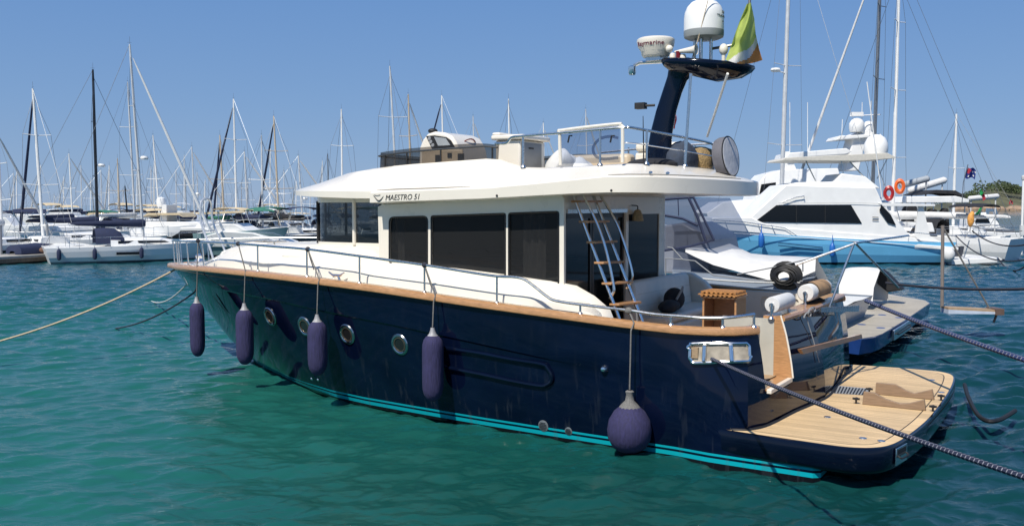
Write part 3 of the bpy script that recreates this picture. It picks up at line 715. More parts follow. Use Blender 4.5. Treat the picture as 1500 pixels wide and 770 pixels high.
mb = MB(); mb.box((4.05, -1.9, 1.02), (7.4, 2.0, 1.06)); Y.part("saloon_floor", mb, M("saloon_floor_wood", (.10, .05, .025), .35))
mb = MB(); mb.box((7.42, -1.95, 1.05), (7.46, 2.04, 3.6)); Y.part("forward_bulkhead", mb, cream)
# after bulkhead with a door opening and a window
BU = 4.0
def AU(x, y, u=BU): return U(x, y, u)
lv_, rv_ = AU(824, 300)[1], AU(972, 300)[1]
dl, dr = AU(829, 300)[1], AU(917, 300)[1]; wl_, wr_ = AU(921, 300)[1], AU(966, 300)[1]
mb = MB()
mb.plate([(BU, lv_, 1.0), (BU, lv_, 3.62), (BU, rv_, 3.62), (BU, rv_, 1.0)],
         [[(BU, dl, 1.06), (BU, dl, 3.27), (BU, dr, 3.27), (BU, dr, 1.06)], [(BU, wl_, 2.05), (BU, wl_, 3.24), (BU, wr_, 3.24), (BU, wr_, 2.05)]], (.06, 0, 0))
Y.part("after_bulkhead", mb, white_gel)
mb = MB(); mb.poly([(BU + .02, wl_ + .03, 2.02), (BU + .02, wl_ + .03, 3.27), (BU + .02, wr_ - .03, 3.27), (BU + .02, wr_ - .03, 2.02)]); Y.part("after_window", mb, dark_glass, smooth=0)
fr = M("dark_bronze_frame", (.035, .03, .028), .35, .5)
dm = dl + (dr - dl) * .42
for a, b, du_ in ((dl, dm, .035), (dm - .06, dr, .055)):
    mb = MB(); mb.poly([(BU + du_, a, 1.06), (BU + du_, a, 3.27), (BU + du_, b, 3.27), (BU + du_, b, 1.06)]); d = Y.part("sliding_door", mb, glass("door_glass", (.10, .10, .10), solid=.25, ior=1.36), smooth=0)
    mb = MB()
    for v in (a - .03, b + .03): mb.box((BU + du_ - .02, v - .03, 1.06), (BU + du_ + .02, v + .03, 3.27))
    mb.box((BU + du_ - .02, a, 1.06), (BU + du_ + .02, b, 1.14)); mb.box((BU + du_ - .02, a, 3.19), (BU + du_ + .02, b, 3.27))
    Y.part("door_frame", mb, fr, parent=d)
mb = MB(); mb.box((BU - .03, dl, 3.27), (BU + .01, dr, 3.33)); Y.part("door_track", mb, steel)
# saloon furniture seen dimly through the doors
mb = MB(); mb.box((4.8, .2, 1.06), (6.6, -1.8, 1.9)); Y.part("saloon_cabinet", mb, teak, bevel=.02)
# wheelhouse: curved glass with white posts
WH = [(7.30, 1.80), (8.24, 1.80), (8.95, 1.76), (9.28, 1.58), (9.58, 1.25), (9.82, .82), (9.97, .4), (10.02, 0)]
whp = smoothpath([(a, b, 0) for a, b in WH], 4); whp = [(a, b) for a, b, _ in whp]; whp += [(a, -b) for a, b in whp[::-1][1:]]
def band(off, w0, w1, k0=0, k1=None):
    return [[(a - off * a / 12, b * (1 - off / 2), w) for a, b in whp[k0:k1]] for w in (w0, w1)]
mb = MB(); mb.grid(band(0, 2.70, 3.46)); Y.part("wheelhouse_glass", mb, wheel_glass)
mb = MB(); mb.grid(band(-.02, 2.62, 2.74)); mb.grid(band(-.02, 3.44, 3.62)); Y.part("wheelhouse_band", mb, white_gel)
for k in (0, 4, 13, 20, 28, 36, 43, 52, 56):
    a, b = whp[min(k, len(whp) - 1)]; mb = MB(); mb.tube([(a + .01, b * 1.012, 2.7), (a + .01, b * 1.012, 3.47)], .035 if k in (4, 52) else .028, n=8)
    Y.part("wheelhouse_post", mb, white_gel if k in (0, 4, 52, 56) else black_rub)
mb = MB(); mb.box((8.6, -1.3, 2.5), (9.5, 1.3, 2.82)); Y.part("helm_dashboard", mb, M("dash_brown", (.10, .07, .05), .5), bevel=.05)
mb = MB(); mb.box((7.6, .2, 2.4), (8.1, 1.0, 3.15)); Y.part("helm_seat", mb, M("seat_dark", (.06, .05, .045), .6), bevel=.08)
# -- roof and flybridge moulding
ROOF = [  # outer (u, v, bottom w, lip w), ledge (u, v, w), top (u, v, w)
    ((10.75, 0, 3.58, 3.68), (10.25, 0, 3.80), (8.6, 0, 3.975)), ((10.62, .6, 3.58, 3.68), (10.12, .5, 3.80), (8.6, .45, 3.975)),
    ((10.28, 1.15, 3.57, 3.68), (9.85, .98, 3.80), (8.5, .85, 3.975)), ((9.85, 1.6, 3.56, 3.67), (9.45, 1.38, 3.80), (8.4, 1.18, 3.98)),
    ((9.3, 1.96, 3.54, 3.66), (8.98, 1.68, 3.82), (8.3, 1.48, 3.985)), ((8.7, 2.2, 3.52, 3.65), (8.45, 1.9, 3.83), (8.1, 1.70, 4.0)),
    ((8.0, 2.32, 3.50, 3.64), (7.9, 2.08, 3.84), (7.8, 1.84, 4.02)), ((7.40, 2.33, 3.49, 3.63), (7.38, 2.1, 3.84), (7.35, 1.88, 4.05)),
    ((7.38, 2.44, 3.42, 3.60), (7.34, 2.30, 3.64), (7.3, 1.89, 4.055)), ((6.9, 2.45, 3.44, 3.62), (6.9, 2.33, 3.65), (6.9, 1.9, 4.075)), ((6.2, 2.45, 3.455, 3.635), (6.2, 2.34, 3.66), (6.2, 1.9, 4.10)),
    ((5.45, 2.45, 3.475, 3.65), (5.45, 2.35, 3.68), (5.45, 1.9, 4.128)), ((5.2, 2.45, 3.48, 3.655), (5.2, 2.35, 3.685), (5.2, 1.9, 4.11)), ((5.0, 2.45, 3.49, 3.66), (5.0, 2.35, 3.69), (5.0, 1.9, 4.045)), ((4.75, 2.45, 3.50, 3.68), (4.75, 2.35, 3.70), (4.75, 1.9, 3.98)),
    ((4.3, 2.45, 3.52, 3.71), (4.3, 2.35, 3.735), (4.3, 1.9, 3.965)), ((3.7, 2.45, 3.545, 3.755), (3.7, 2.35, 3.78), (3.7, 1.9, 3.975)), ((3.1, 2.44, 3.56, 3.80), (3.1, 2.34, 3.82), (3.12, 1.9, 3.995)),
    ((2.78, 2.39, 3.56, 3.80), (2.84, 2.27, 3.825), (3.0, 1.84, 4.0)), ((2.48, 2.18, 3.555, 3.80), (2.56, 2.06, 3.825), (2.92, 1.72, 4.0)), ((2.22, 1.78, 3.55, 3.79), (2.31, 1.68, 3.82), (2.80, 1.38, 4.0)),
    ((2.03, 1.25, 3.545, 3.785), (2.13, 1.17, 3.815), (2.70, .98, 4.0)), ((1.92, .8, 3.54, 3.78), (2.02, .75, 3.81), (2.65, .65, 4.0)), ((1.85, .4, 3.54, 3.775), (1.95, .37, 3.805), (2.63, .32, 4.0)), ((1.83, 0, 3.54, 3.77), (1.93, 0, 3.80), (2.62, 0, 4.0))]
def roof_row(r):
    (u, v, b, l), g, t = r
    inn = lambda k, w: (t[0] + (5.4 - t[0]) * .0 + (k if t[0] < 3.05 else (-k if t[0] > 7.5 else 0)), max(0, t[1] - k), w)
    mid = lerp(g, t, .55); mid = (mid[0], mid[1], mid[2] + (.05 if u > 3.3 else .0))
    return [(u - (u - 5) * .04, max(0, v - .10), b + .0), (u, v, b + .015), (u, v, l - .012), lerp((u, v, l), g, .25), (g[0], g[1], g[2]), mid, lerp(mid, t, .75), t, inn(.05, t[2] + .0), inn(.12, t[2] - .05), inn(.16, 3.72 if t[0] < 7.7 else t[2] - .06)]
rows = [roof_row(r) for r in ROOF]
full = rows + [[(u, -v, w) for u, v, w in r] for r in rows[::-1][1:-1]]
mb = MB(); i0 = mb.grid(full, cu=True); m_ = len(rows[0]); nf = len(full); nr_ = len(rows)
for k in range(0, nr_ - 1):                   # underside and flybridge floor, port to starboard
    k2 = (nf - k) % nf; j2 = nf - k - 1
    for e in (0, m_ - 1):
        q = [i0 + k * m_ + e, i0 + (k + 1) * m_ + e, i0 + j2 * m_ + e, i0 + k2 * m_ + e]
        mb.face(list(dict.fromkeys(q)))
roof = Y.part("roof", mb, white_gel, smooth=27)
mb = MB()                                     # name on the port wing
def on_wing(x, y, z): return (7.32 - x, 2.4535 + z, 3.455 + y + x * .022)
wv = max(v[0] for v in text_mesh("MAESTRO 51", .125, .25)[0])
letter(mb, "MAESTRO 51", .125, lambda x, y, z: on_wing(.27 + x * .70 / wv, y + .012, z), shear=.25)
mb.tube([on_wing(.02 + .22 * t, .06 + .05 * math.cos(.6 + t * 4.6), .0) for t in np.linspace(0, 1, 18)], [.002 + .007 * math.sin(math.pi * t) for t in np.linspace(0, 1, 18)], n=6)
mb.tube([on_wing(.04 + .13 * t, .108 - .012 * math.sin(t * 3), .0) for t in np.linspace(0, 1, 8)], .004, n=5)
Y.part("name_lettering", mb, ink, parent=roof, smooth=0)
for x, y in ((957, 252), (977, 252)):
    p = V(x, y, 2.1)
for u_, v_ in ((6.8, 2.1), (5.2, 2.15), (3.4, 2.1), (2.4, 1.2)):      # downlights under the overhang
    mb = MB(); mb.lathe([(0, -.01), (.04, -.01), (.05, .01)], (u_, v_, 3.53), n=12)

sm = M("moulding_seam", (.20, .19, .17), .7)
gp_ = [(r[1][0], r[1][1] + .012, r[1][2] + .004) for r in ROOF]
for a_, b_ in ((8, 12), (17, 25)):
    mb = MB(); mb.tube(gp_[a_:b_], [.003] + [.009] * (len(gp_[a_:b_]) - 2) + [.003], n=5); Y.part("roof_seam", mb, sm, parent=roof)
for x, y in ((953, 253), (978, 254)):
    p = Vector(V(x, y, 2.15)); mb = MB(); mb.lathe([(0, .02), (.022, .016), (.03, 0)], p, (0, .5, .8), 10); Y.part("deck_drain", mb, steel, parent=roof)
for q_, u_ in enumerate((4.9, 3.0)):
    mb = MB(); mb.lathe([(0, .012), (.016, .01), (.02, 0)], (u_, 2.455, ip(u_, [3, 7], [3.60, 3.47])), (0, 1, 0), 8); Y.part("drain_outlet", mb, black_rub, parent=roof)
# -- flybridge windscreen of smoked acrylic with its dark rail
def fly_line(off, n=4):
    p = [(5.25, 1.86), (6.2, 1.86), (7.0, 1.85), (7.62, 1.80), (7.78, 1.6), (7.88, .8), (7.9, 0)]
    return p
mb = MB(); wt = lambda u: ip(u, [3, 4.7, 5.4, 6.2, 7, 7.8, 8.2], [3.99, 3.98, 4.12, 4.10, 4.07, 4.02, 3.99])
fp = [q[:2] for q in smoothpath([(a, b, 0) for a, b in fly_line(0)], 4)]
fpf = fp + [(a, -b) for a, b in fp[::-1][1:]]
mb.grid([[(u, v, wt(u) - .02) for u, v in fpf], [(u - .02, v * 1.0, wt(u) + (.27 if u > 5.5 else .25)) for u, v in fpf]])
ws = Y.part("fly_windscreen", mb, smoke_glass)
mb = MB(); mb.tube([(u, v * 1.012, wt(u) + .21) for u, v in fpf], .016, n=6); Y.part("windscreen_rail", mb, M("dark_grey_tube", (.07, .075, .08), .4, .6), parent=ws)
for u, v in ((5.35, 1.875), (6.35, 1.875), (7.05, 1.87), (7.55, 1.83), (7.87, .8), (7.87, -.8), (7.55, -1.83), (6.35, -1.875)):
    mb = MB(); mb.tube([(u, v, wt(u) - .01), (u, v, wt(u) + .22)], .014, n=6); Y.part("windscreen_post", mb, black_rub, parent=ws)
# helm console, traced on its port cheek
CV = .75
mb = MB(); mb.prism([V(x, y, CV) for x, y in ((613, 246), (614, 216), (619, 204), (626, 195.5), (636, 192.5), (650, 194), (661, 199), (667, 208), (671, 219), (672, 246))], (0, -.95, 0))
con = Y.part("helm_console", mb, white_gel, bevel=.045)
mb = MB(); mb.prism([V(x, y, CV + .002) for x, y in ((624.5, 199.5), (637, 198.5), (654, 201), (661, 206), (667, 216.5), (633, 217.5))], (0, .012, 0)); d1 = Y.part("dash_panel", mb, black_rub, parent=con)
mb = MB(); mb.prism([V(x, y, CV + .015) for x, y in ((636, 200.5), (653, 202.5), (660, 213), (642, 213.5))], (0, .006, 0)); Y.part("screen", mb, M("screen_grey", (.30, .32, .33), .15), parent=d1)
for x, y in ((629, 203), (631, 208), (634, 213)):
    mb = MB(); p = V(x, y, CV + .014); mb.lathe([(0, .012), (.03, .012), (.036, 0)], p, (0, 1, 0), 12); Y.part("gauge", mb, grey_plastic, parent=d1)
mb = MB(); mb.ball(V(634, 192, .5), (.09, .09, .05)); Y.part("compass", mb, black_rub, parent=con)
mb = MB(); mb.prism([V(x, y, CV + .002) for x, y in ((620, 220), (680, 219), (680, 246), (620, 246))], (0, .06, 0)); Y.part("console_locker", mb, beige_vinyl, parent=con, bevel=.03)
for a, b, c_, d in ((638, 227, 646, 238), (656, 224, 662, 231), (671, 225, 680, 236)):
    mb = MB(); mb.prism([V(x, y, CV + .064) for x, y in ((a, b), (c_, b), (c_, d), (a, d))], (0, .012, 0)); Y.part("locker_hatch", mb, black_rub, parent=con)
mb = MB(); mb.lathe([(.30, -.014), (.314, 0), (.30, .014), (.286, 0), (.30, -.014)], (6.98, .25, 4.32), (1, 0, .55), 26); mb.tube([(6.98, .25 - .29, 4.32), (6.98, .25 + .29, 4.32)], .014)
mb.tube([(6.98, .25, 4.32), (7.28, .25, 4.2)], .03); Y.part("steering_wheel", mb, M("red_leather", (.20, .05, .035), .5))
mb = MB(); mb.box((5.75, -.3, 3.9), (6.45, .9, 4.12)); mb.box((5.62, -.3, 3.9), (5.84, .9, 4.48)); Y.part("helm_bench", mb, beige_vinyl, bevel=.07)
# wet bar with fridge
mb = MB(); mb.box((5.05, .72, 3.72), (5.52, 1.52, 4.44)); bar = Y.part("wet_bar", mb, white_gel, bevel=.03)
mb = MB(); mb.box((4.97, .66, 4.442), (5.57, 1.58, 4.52)); mb.box((5.45, .9, 4.52), (5.60, 1.5, 4.57)); Y.part("counter_lid", mb, white_gel, parent=bar, bevel=.025)
mb = MB(); mb.box((5.045, .86, 3.80), (5.03, 1.47, 4.40)); fd = Y.part("fridge_door", mb, fridge_grey, parent=bar, bevel=.004)
mb = MB(); mb.box((5.03, 1.13, 4.30), (5.022, 1.28, 4.325)); Y.part("door_handle", mb, black_rub, parent=bar)
# windbreak gate: white tube frame with a clear pane
gp = [V(x, y, 1.96) for x, y in ((821, 242), (820, 196), (824, 191), (902, 182), (909, 184), (912, 190), (912, 238))]
mb = MB(); mb.tube(smoothpath(gp, 5), .026, n=8); gt = Y.part("windbreak", mb, white_gel)
mb = MB(); mb.poly([V(x, y, 1.96) for x, y in ((822, 240), (822, 197), (908, 187), (908, 238))]); Y.part("windbreak_pane", mb, clear_pane, parent=gt, smooth=0)
mb = MB(); mb.tube(smoothpath([V(x, y, 1.92) for x, y in ((905, 202), (893, 200), (878, 204), (869, 216), (872, 228), (884, 233), (905, 231))], 5), .022, n=8); Y.part("hand_hoop", mb, clear_pane, parent=gt)
for x in (834, 896):
    mb = MB(); mb.tube([V(x + 4, 199, 1.95), V(x, 199, 1.95), V(x - 2, 209, 1.95)], .013, n=6); Y.part("windbreak_latch", mb, black_rub, parent=gt)
# sofas
mb = MB(); mb.box((4.5, -1.75, 3.72), (6.1, -.9, 4.08)); mb.box((4.5, -1.78, 3.9), (6.1, -1.45, 4.34)); Y.part("fly_sofa", mb, beige_vinyl, bevel=.07)
mb = MB(); mb.box((3.55, -1.7, 3.72), (4.45, -.9, 4.12)); mb.box((3.5, -1.7, 4.0), (4.4, -1.45, 4.36)); mb.box((3.52, -1.66, 4.36), (4.38, -1.42, 4.52)); Y.part("fly_sofa", mb, cream_vinyl, bevel=.06)
mb = MB(); mb.ball((4.66, .80, 4.02), (.26, .30, .26), 26, 18); mb.ball((4.45, .62, 3.98), (.2, .3, .16), 22, 14)
mb.v = [(a + .035 * math.sin(9 * b + 14 * z), b + .03 * math.sin(17 * a + 6 * z), z + .035 * math.sin(13 * a + 11 * b) + .02 * math.sin(31 * b)) for a, b, z in mb.v]
Y.part("folded_awning", mb, white_fab, smooth=60)
# flybridge rails
mb = MB(); rt = [(5.28, 1.90, 4.36), (5.05, 1.93, 4.36), (4.95, 1.95, 4.44), (4.75, 1.96, 4.455), (4.1, 1.98, 4.475), (3.6, 1.98, 4.495), (3.12, 1.97, 4.515), (3.0, 1.93, 4.515), (2.93, 1.84, 4.51), (2.72, 1.1, 4.46), (2.62, .3, 4.43), (2.6, -.4, 4.41), (2.6, -.62, 4.38)]
mb.tube(smoothpath(rt, 4), .02, n=8); rail = Y.part("flybridge_rail", mb, steel)
mb = MB(); mb.tube(smoothpath([(3.1, 1.93, 4.30), (2.93, 1.80, 4.29), (2.72, 1.1, 4.25), (2.62, .3, 4.22), (2.6, -.6, 4.2)], 4), .011, n=6); Y.part("mid_rail", mb, steel, parent=rail)
for u, v, a in ((4.74, 1.95, 4.45), (3.42, 1.96, 4.50), (2.83, 1.62, 4.49), (2.62, .62, 4.44), (2.6, -.6, 4.38)):
    mb = MB(); mb.tube([(u, v, wt(u) - .03 if u > 3 else 3.99), (u, v, a)], .018, n=8); mb.lathe([(.045, 0), (.04, .02), (.018, .04)], (u, v, 3.975 if u > 3 else 3.995), n=10)
    Y.part("rail_post", mb, steel, parent=rail)
for u, v in ((4.74, -1.95), (3.42, -1.95), (2.8, -1.6)):
    mb = MB(); mb.tube([(u, v, 3.97), (u, v, 4.48)], .018, n=6); Y.part("rail_post", mb, steel, parent=rail)
mb = MB(); mb.tube([(5.3, -1.93, 4.4), (4.0, -1.95, 4.48), (3.05, -1.93, 4.5), (2.7, -1.3, 4.45), (2.6, -.62, 4.38)], .02, n=6); Y.part("flybridge_rail", mb, steel)

# -- radar mast
def ms(u, w, cu, cv, tilt=0):
    pts = []
    for k in range(16):
        a = 2 * math.pi * k / 16; x = math.copysign(abs(math.cos(a)) ** .6, math.cos(a)); y = math.copysign(abs(math.sin(a)) ** .8, math.sin(a))
        pts.append((u + x * cu, .20 + y * cv, w + x * cu * tilt))
    return pts
mb = MB(); mb.grid([ms(3.25, 3.96, .21, .10), ms(3.23, 4.25, .20, .095), ms(3.19, 4.55, .185, .09), ms(3.11, 4.9, .17, .085), ms(3.01, 5.2, .155, .08, .2), ms(2.93, 5.40, .16, .085, .25), ms(2.82, 5.56, .24, .14, .1)], cv=True)
mast = Y.part("radar_mast", mb, navy_gloss, smooth=50)
mb = MB()
top = [(3.17, .22), (3.12, .36), (2.95, .44), (2.5, .42), (2.0, .16), (1.86, -.04), (1.84, -.26), (1.96, -.36), (2.5, -.30), (2.95, -.06), (3.12, .08)]
mb.grid([[(2.6 + (a - 2.6) * s, .1 + (b - .1) * s, w - (2.6 - a) * .10) for a, b in top] for s, w in ((.35, 5.41), (.78, 5.46), (.97, 5.55), (1.03, 5.61), (1.02, 5.65), (.95, 5.67), (.3, 5.672))], cv=True)
Y.part("mast_platform", mb, navy_gloss, parent=mast, smooth=50)
mb = MB(); mb.lathe([(.0, 5.76), (.20, 5.765), (.225, 5.79), (.235, 5.85), (.29, 5.93), (.305, 6.02), (.30, 6.045), (.27, 6.065), (.12, 6.075), (0, 6.078)], (3.30, .2, 0), n=30)
rad = Y.part("radar_dome", mb, white_gel, parent=mast)
mb = MB()
ra = math.atan2(F.c[1] - .2, F.c[0] - 3.3); wr = max(v[0] for v in text_mesh("Raymarine", .10)[0])
def on_radar(x, y, z):
    a = ra - R(72) + R(98) * x / wr; r = .286 + z + y * .20
    return (3.30 + r * math.cos(a), .2 + r * math.sin(a), 5.925 + y)
letter(mb, "Raymarine", .10, lambda x, y, z: on_radar(x, y, .006 + z)); Y.part("radar_lettering", mb, M("maroon_lettering", (.16, .01, .035), .5), parent=rad, smooth=0)
mb = MB(); mb.tube([(2.95, .2, 5.66), (3.2, .2, 5.69), (3.58, .2, 5.70), (3.68, .2, 5.66)], .03, n=8); mb.tube([(2.95, .05, 5.66), (3.35, .08, 5.72)], .02, n=6); mb.box((3.18, .08, 5.70), (3.42, .32, 5.765)); Y.part("radar_bracket", mb, steel, parent=mast)
mb = MB(); mb.lathe([(0, -.09), (.05, -.09), (.065, -.05), (.065, .04), (.03, .06)], (3.70, .22, 5.60), (0, 0, 1), 12); Y.part("mast_lamp", mb, chrome, parent=mast)
mb = MB(); mb.lathe([(.0, 6.0), (.25, 6.015), (.305, 6.04), (.315, 6.08), (.315, 6.145)], (2.57, .0, 0), n=32); Y.part("antenna_base", mb, M("dome_grey", (.27, .29, .29), .4), parent=mast)
mb = MB(); mb.lathe([(.312, 6.145), (.312, 6.34), (.300, 6.43), (.265, 6.52), (.20, 6.59), (.11, 6.63), (0, 6.645)], (2.57, .0, 0), n=32); dome = Y.part("antenna_dome", mb, white_paint, parent=mast)
mb = MB(); ba = math.atan2(F.c[1], F.c[0] - 2.57)
def on_dome(x, y, z, a0): a = ba + a0 + x / .314; r = .314 + z; return (2.57 + r * math.cos(a), r * math.sin(a), y)
letter(mb, "TRACPHONE", .052, lambda x, y, z: on_dome(x * 1.25, 6.33 + y, z, .68)); letter(mb, "V3", .04, lambda x, y, z: on_dome(x, 6.25 + y, z, 1.12)); letter(mb, "KVH", .07, lambda x, y, z: on_dome(x, 6.39 + y, z - .004, 1.10))
Y.part("dome_lettering", mb, M("grey_lettering", (.10, .13, .13), .5), parent=dome, smooth=0)
for k in range(5):
    a = k * 1.257 + .4; mb = MB(); mb.tube([(2.57 + .14 * math.cos(a), .14 * math.sin(a), 5.64), (2.57 + .14 * math.cos(a), .14 * math.sin(a), 6.01)], .022, n=8); Y.part("dome_leg", mb, steel, parent=mast)
mb = MB(); mb.lathe([(0, 0), (.05, 0), (.05, .09), (.035, .12), (0, .12)], (2.97, .30, 5.67), n=12); mb.ball((3.02, .32, 5.86), (.06, .06, .06)); Y.part("searchlight", mb, white_gel, parent=mast)
mb = MB(); mb.lathe([(.035, 0), (.04, .10), (.04, .105)], (2.86, .34, 5.70), n=12); Y.part("port_lamp", mb, M("red_lens", (.16, .006, .01), .2), parent=mast)
mb = MB(); mb.lathe([(.015, 0), (.03, .1), (.055, .3), (.075, .36), (.08, .365)], (2.92, .34, 5.80), (-1, .05, .02), 16); mb.lathe([(.05, 0), (.055, .06), (.04, .10), (0, .10)], (2.8, .3, 5.66), n=12); Y.part("air_horn", mb, white_gel, parent=mast)
mb = MB(); mb.ball((2.18, .18, 5.80), (.07, .07, .09)); mb.tube([(2.18, .18, 5.6), (2.18, .18, 5.76)], .03); mb.tube([(2.12, .12, 5.6), (1.98, .02, 5.52)], .04); Y.part("deck_floodlight", mb, white_gel, parent=mast)
mb = MB(); mb.tube([U(1012, 108, 2.55), U(1003, 243, 2.62)], .024, n=8); Y.part("mast_strut", mb, steel, parent=mast)
mb = MB(); mb.tube(smoothpath([(2.45, -.02, 5.86), (2.1, -.15, 5.92), (1.98, -.22, 6.02), (1.95, -.30, 6.4), (1.93, -.42, 7.2)], 5), .022, n=8); staff = Y.part("flag_staff", mb, M("bronze_tube", (.20, .19, .18), .35, .7), parent=mast)
mb = MB(); mb.tube([U(1066, 108, 1.95), U(1036, 200, 2.62)], .021, n=8); Y.part("whip_aerial", mb, white_paint)
mb = MB(); mb.tube([U(943, 240, 2.86), U(942, 170, 2.9)], [.012, .005], n=6); Y.part("whip_aerial", mb, black_rub)
mb = MB(); mb.tube([V(1013, 88, .3), V(1022, 60, .3), V(1045, -30, .3)], .007, n=5); Y.part("halyard", mb, rope_tan)
mb = MB(); mb.box((3.62, .18, 4.95), (3.45, .3, 5.05)); mb.tube([(3.5, .24, 5.0), (3.3, .22, 5.0)], .02); Y.part("mast_camera", mb, black_rub, parent=mast)
mb = MB(); mb.ball((3.05, .9, 4.02), (.42, .30, .10)); Y.part("cushion_cover", mb, black_fab)

# -- boarding ladder up to the flybridge
def LV(x, y, v): return np.array(V(x, y, v))
la, lb = 1.80, 1.32
L1 = [LV(839, 284, la), LV(907, 467, la)]; L2 = [LV(868, 284, lb), LV(929, 440, lb)]
e1 = L1[0] + (L1[1] - L1[0]) * 1.30; e2 = L2[0] + (L2[1] - L2[0]) * 1.58
mb = MB(); mb.tube([L1[0], e1], .026, n=10); lad = Y.part("ladder", mb, chrome)
mb = MB(); mb.tube([L2[0], e2], .026, n=10); Y.part("stringer", mb, chrome, parent=lad)
mb = MB(); mb.tube(smoothpath([LV(853, 284, la - .02), LV(876, 330, la - .02), LV(890, 375, la - .02), LV(899, 420, la - .02), LV(898, 429, la - .02), LV(893, 437, la - .02)], 5), .021, n=8); Y.part("handrail", mb, chrome, parent=lad)
mb = MB(); mb.tube(smoothpath([LV(878, 284, lb - .02), LV(903, 326, lb - .02), LV(917, 365, lb - .02), LV(926, 400, lb - .02), LV(924, 412, lb - .02), LV(917, 422, lb - .02)], 5), .021, n=8); Y.part("handrail", mb, chrome, parent=lad)
for k in range(8):
    t = .06 + k * .165; a = L1[0] + (L1[1] - L1[0]) * t; b = L2[0] + (L2[1] - L2[0]) * (t * 1.17)
    b[2] = a[2]; f = (a[2] - L2[0][2]) / (L2[1][2] - L2[0][2]); b = L2[0] + (L2[1] - L2[0]) * f
    mb = MB(); mb.hexa([(a[0] - .10, a[1] + .03, a[2] - .018), (a[0] + .06, a[1] + .03, a[2] - .018), (b[0] + .06, b[1] - .03, b[2] - .018), (b[0] - .10, b[1] - .03, b[2] - .018), (a[0] - .10, a[1] + .03, a[2] + .014), (a[0] + .06, a[1] + .03, a[2] + .014), (b[0] + .06, b[1] - .03, b[2] + .014), (b[0] - .10, b[1] - .03, b[2] + .014)])
    Y.part("tread", mb, teak, parent=lad, bevel=.006)

# -- cockpit settee, lockers, starboard coaming with its opening
mb = MB(); sb_ = [(3.05, 1.0), (3.05, 1.40), (3.10, 1.46), (3.45, 1.47), (3.50, 1.0)]
mb.prism([(u, .25, w) for u, w in sb_], (0, -2.75, 0)); set_ = Y.part("cockpit_settee", mb, cream, bevel=.03)
mb = MB(); mb.box((3.02, .25, 1.46), (3.62, -2.45, 1.60)); Y.part("seat_cushion", mb, cream_vinyl, parent=set_, bevel=.05)
mb = MB(); mb.prism([(3.55, .25, 1.55), (3.62, .25, 2.08), (3.68, .25, 2.14), (3.80, .25, 2.14), (3.85, .25, 1.0), (3.55, .25, 1.0)], (0, -2.5, 0)); Y.part("backrest", mb, cream_vinyl, parent=set_, bevel=.04)
mb = MB(); arm = [(3.85, 2.14), (3.6, 2.12), (3.35, 1.98), (3.15, 1.75), (3.02, 1.60), (3.0, 1.0), (3.85, 1.0)]
mb.prism([(u, -2.28, w) for u, w in arm], (0, -.22, 0)); Y.part("armrest", mb, cream_vinyl, parent=set_, bevel=.05)
for w in (1.72, 1.92):
    mb = MB(); mb.tube([(3.565 + (w - 1.6) * .13, .2, w), (3.565 + (w - 1.6) * .13, -2.2, w)], .010, n=5); Y.part("backrest_seam", mb, M("seam", (.45, .42, .35), .6), parent=set_)
mb = MB(); mb.plate([(1.10, 1.28, 1.02), (1.10, 1.28, 1.81), (1.10, -2.6, 1.81), (1.10, -2.6, 1.02)], [[(1.10, p[0], p[1]) for p in roundrect([(-.9, 1.32), (-.9, 1.66), (-.3, 1.66), (-.3, 1.32)], .06)]], (.03, 0, 0))
mb = MB(); sc = [(4.2, -2.9), (2.9, -2.88), (1.9, -2.82)]
mb.plate([(3.9, -2.86, 1.0), (3.9, -2.86, 1.80), (1.2, -2.86, 1.78), (1.2, -2.86, 1.0)], [[(p[0], -2.86, p[1]) for p in roundrect([(2.45, 1.44), (2.45, 1.70), (1.75, 1.69), (1.75, 1.44)], .07)]], (0, -.03, 0))
Y.part("starboard_coaming", mb, white_gel)
mb = MB(); mb.box((2.5, -2.90, 1.4), (1.7, -2.96, 1.75)); Y.part("locker_recess", mb, cream)
mb = MB(); mb.tube([(2.3, -2.88, 1.6), (2.3, -2.88, 1.5)], .03); mb.tube([(2.0, -2.88, 1.6), (2.1, -2.88, 1.55)], .03); Y.part("locker_valve", mb, M("bronze_fitting", (.25, .16, .10), .4, .7))
# mooring rollers on the transom: padded white drums on bright posts
def roller(a, b, r, cov=None):
    a = Vector(a); b = Vector(b); d = (b - a); L = d.length; d.normalize()
    mb = MB(); mb.lathe([(0, 0), (r * .35, 0), (r * .9, .006), (r, .03), (r, L - .03), (r * .9, L - .006), (0, L)], a, d, 24); o = Y.part("padded_roller", mb, white_fab)
    for p, s in ((a, 1), (b, -1)):
        q = p - d * .03 * s; mb = MB(); mb.tube([q + Vector((0, 0, .01)), q - Vector((0, 0, q.z - 1.80))], .022, n=8); mb.tube([q - d * .01, p + d * .02 * s], .035, n=8); mb.lathe([(.05, 0), (.03, .03)], (q.x, q.y, 1.80), n=10); Y.part("roller_post", mb, chrome, parent=o)
    return o
roller((1.04, 1.30, 1.99), (1.04, .45, 1.99), .115)
roller((1.02, -.45, 2.02), (1.02, -1.7, 2.02), .135)
mb = MB(); arc = [(math.cos(t), math.sin(t)) for t in np.linspace(-2.3, 2.5, 18)]
mb.grid([[(1.02 + .155 * c - (.10 if k in (0,) else 0), v, 2.02 + .155 * s - (0)) for k, (s, c) in enumerate(arc)] for v in (-.72, -1.1, -1.5)]); cv = Y.part("roller_cover", mb, M("tan_canvas", (.36, .22, .11), .8, var=.15, bump=.3))
mb = MB(); mb.grid([[(1.16 - k * .05, v, 2.08 - k * .085 + .02 * math.sin(v * 9)) for k in range(-1, 5)] for v in (-.5, -.8, -1.1, -1.5, -1.9)]); Y.part("roller_flap", mb, black_fab)
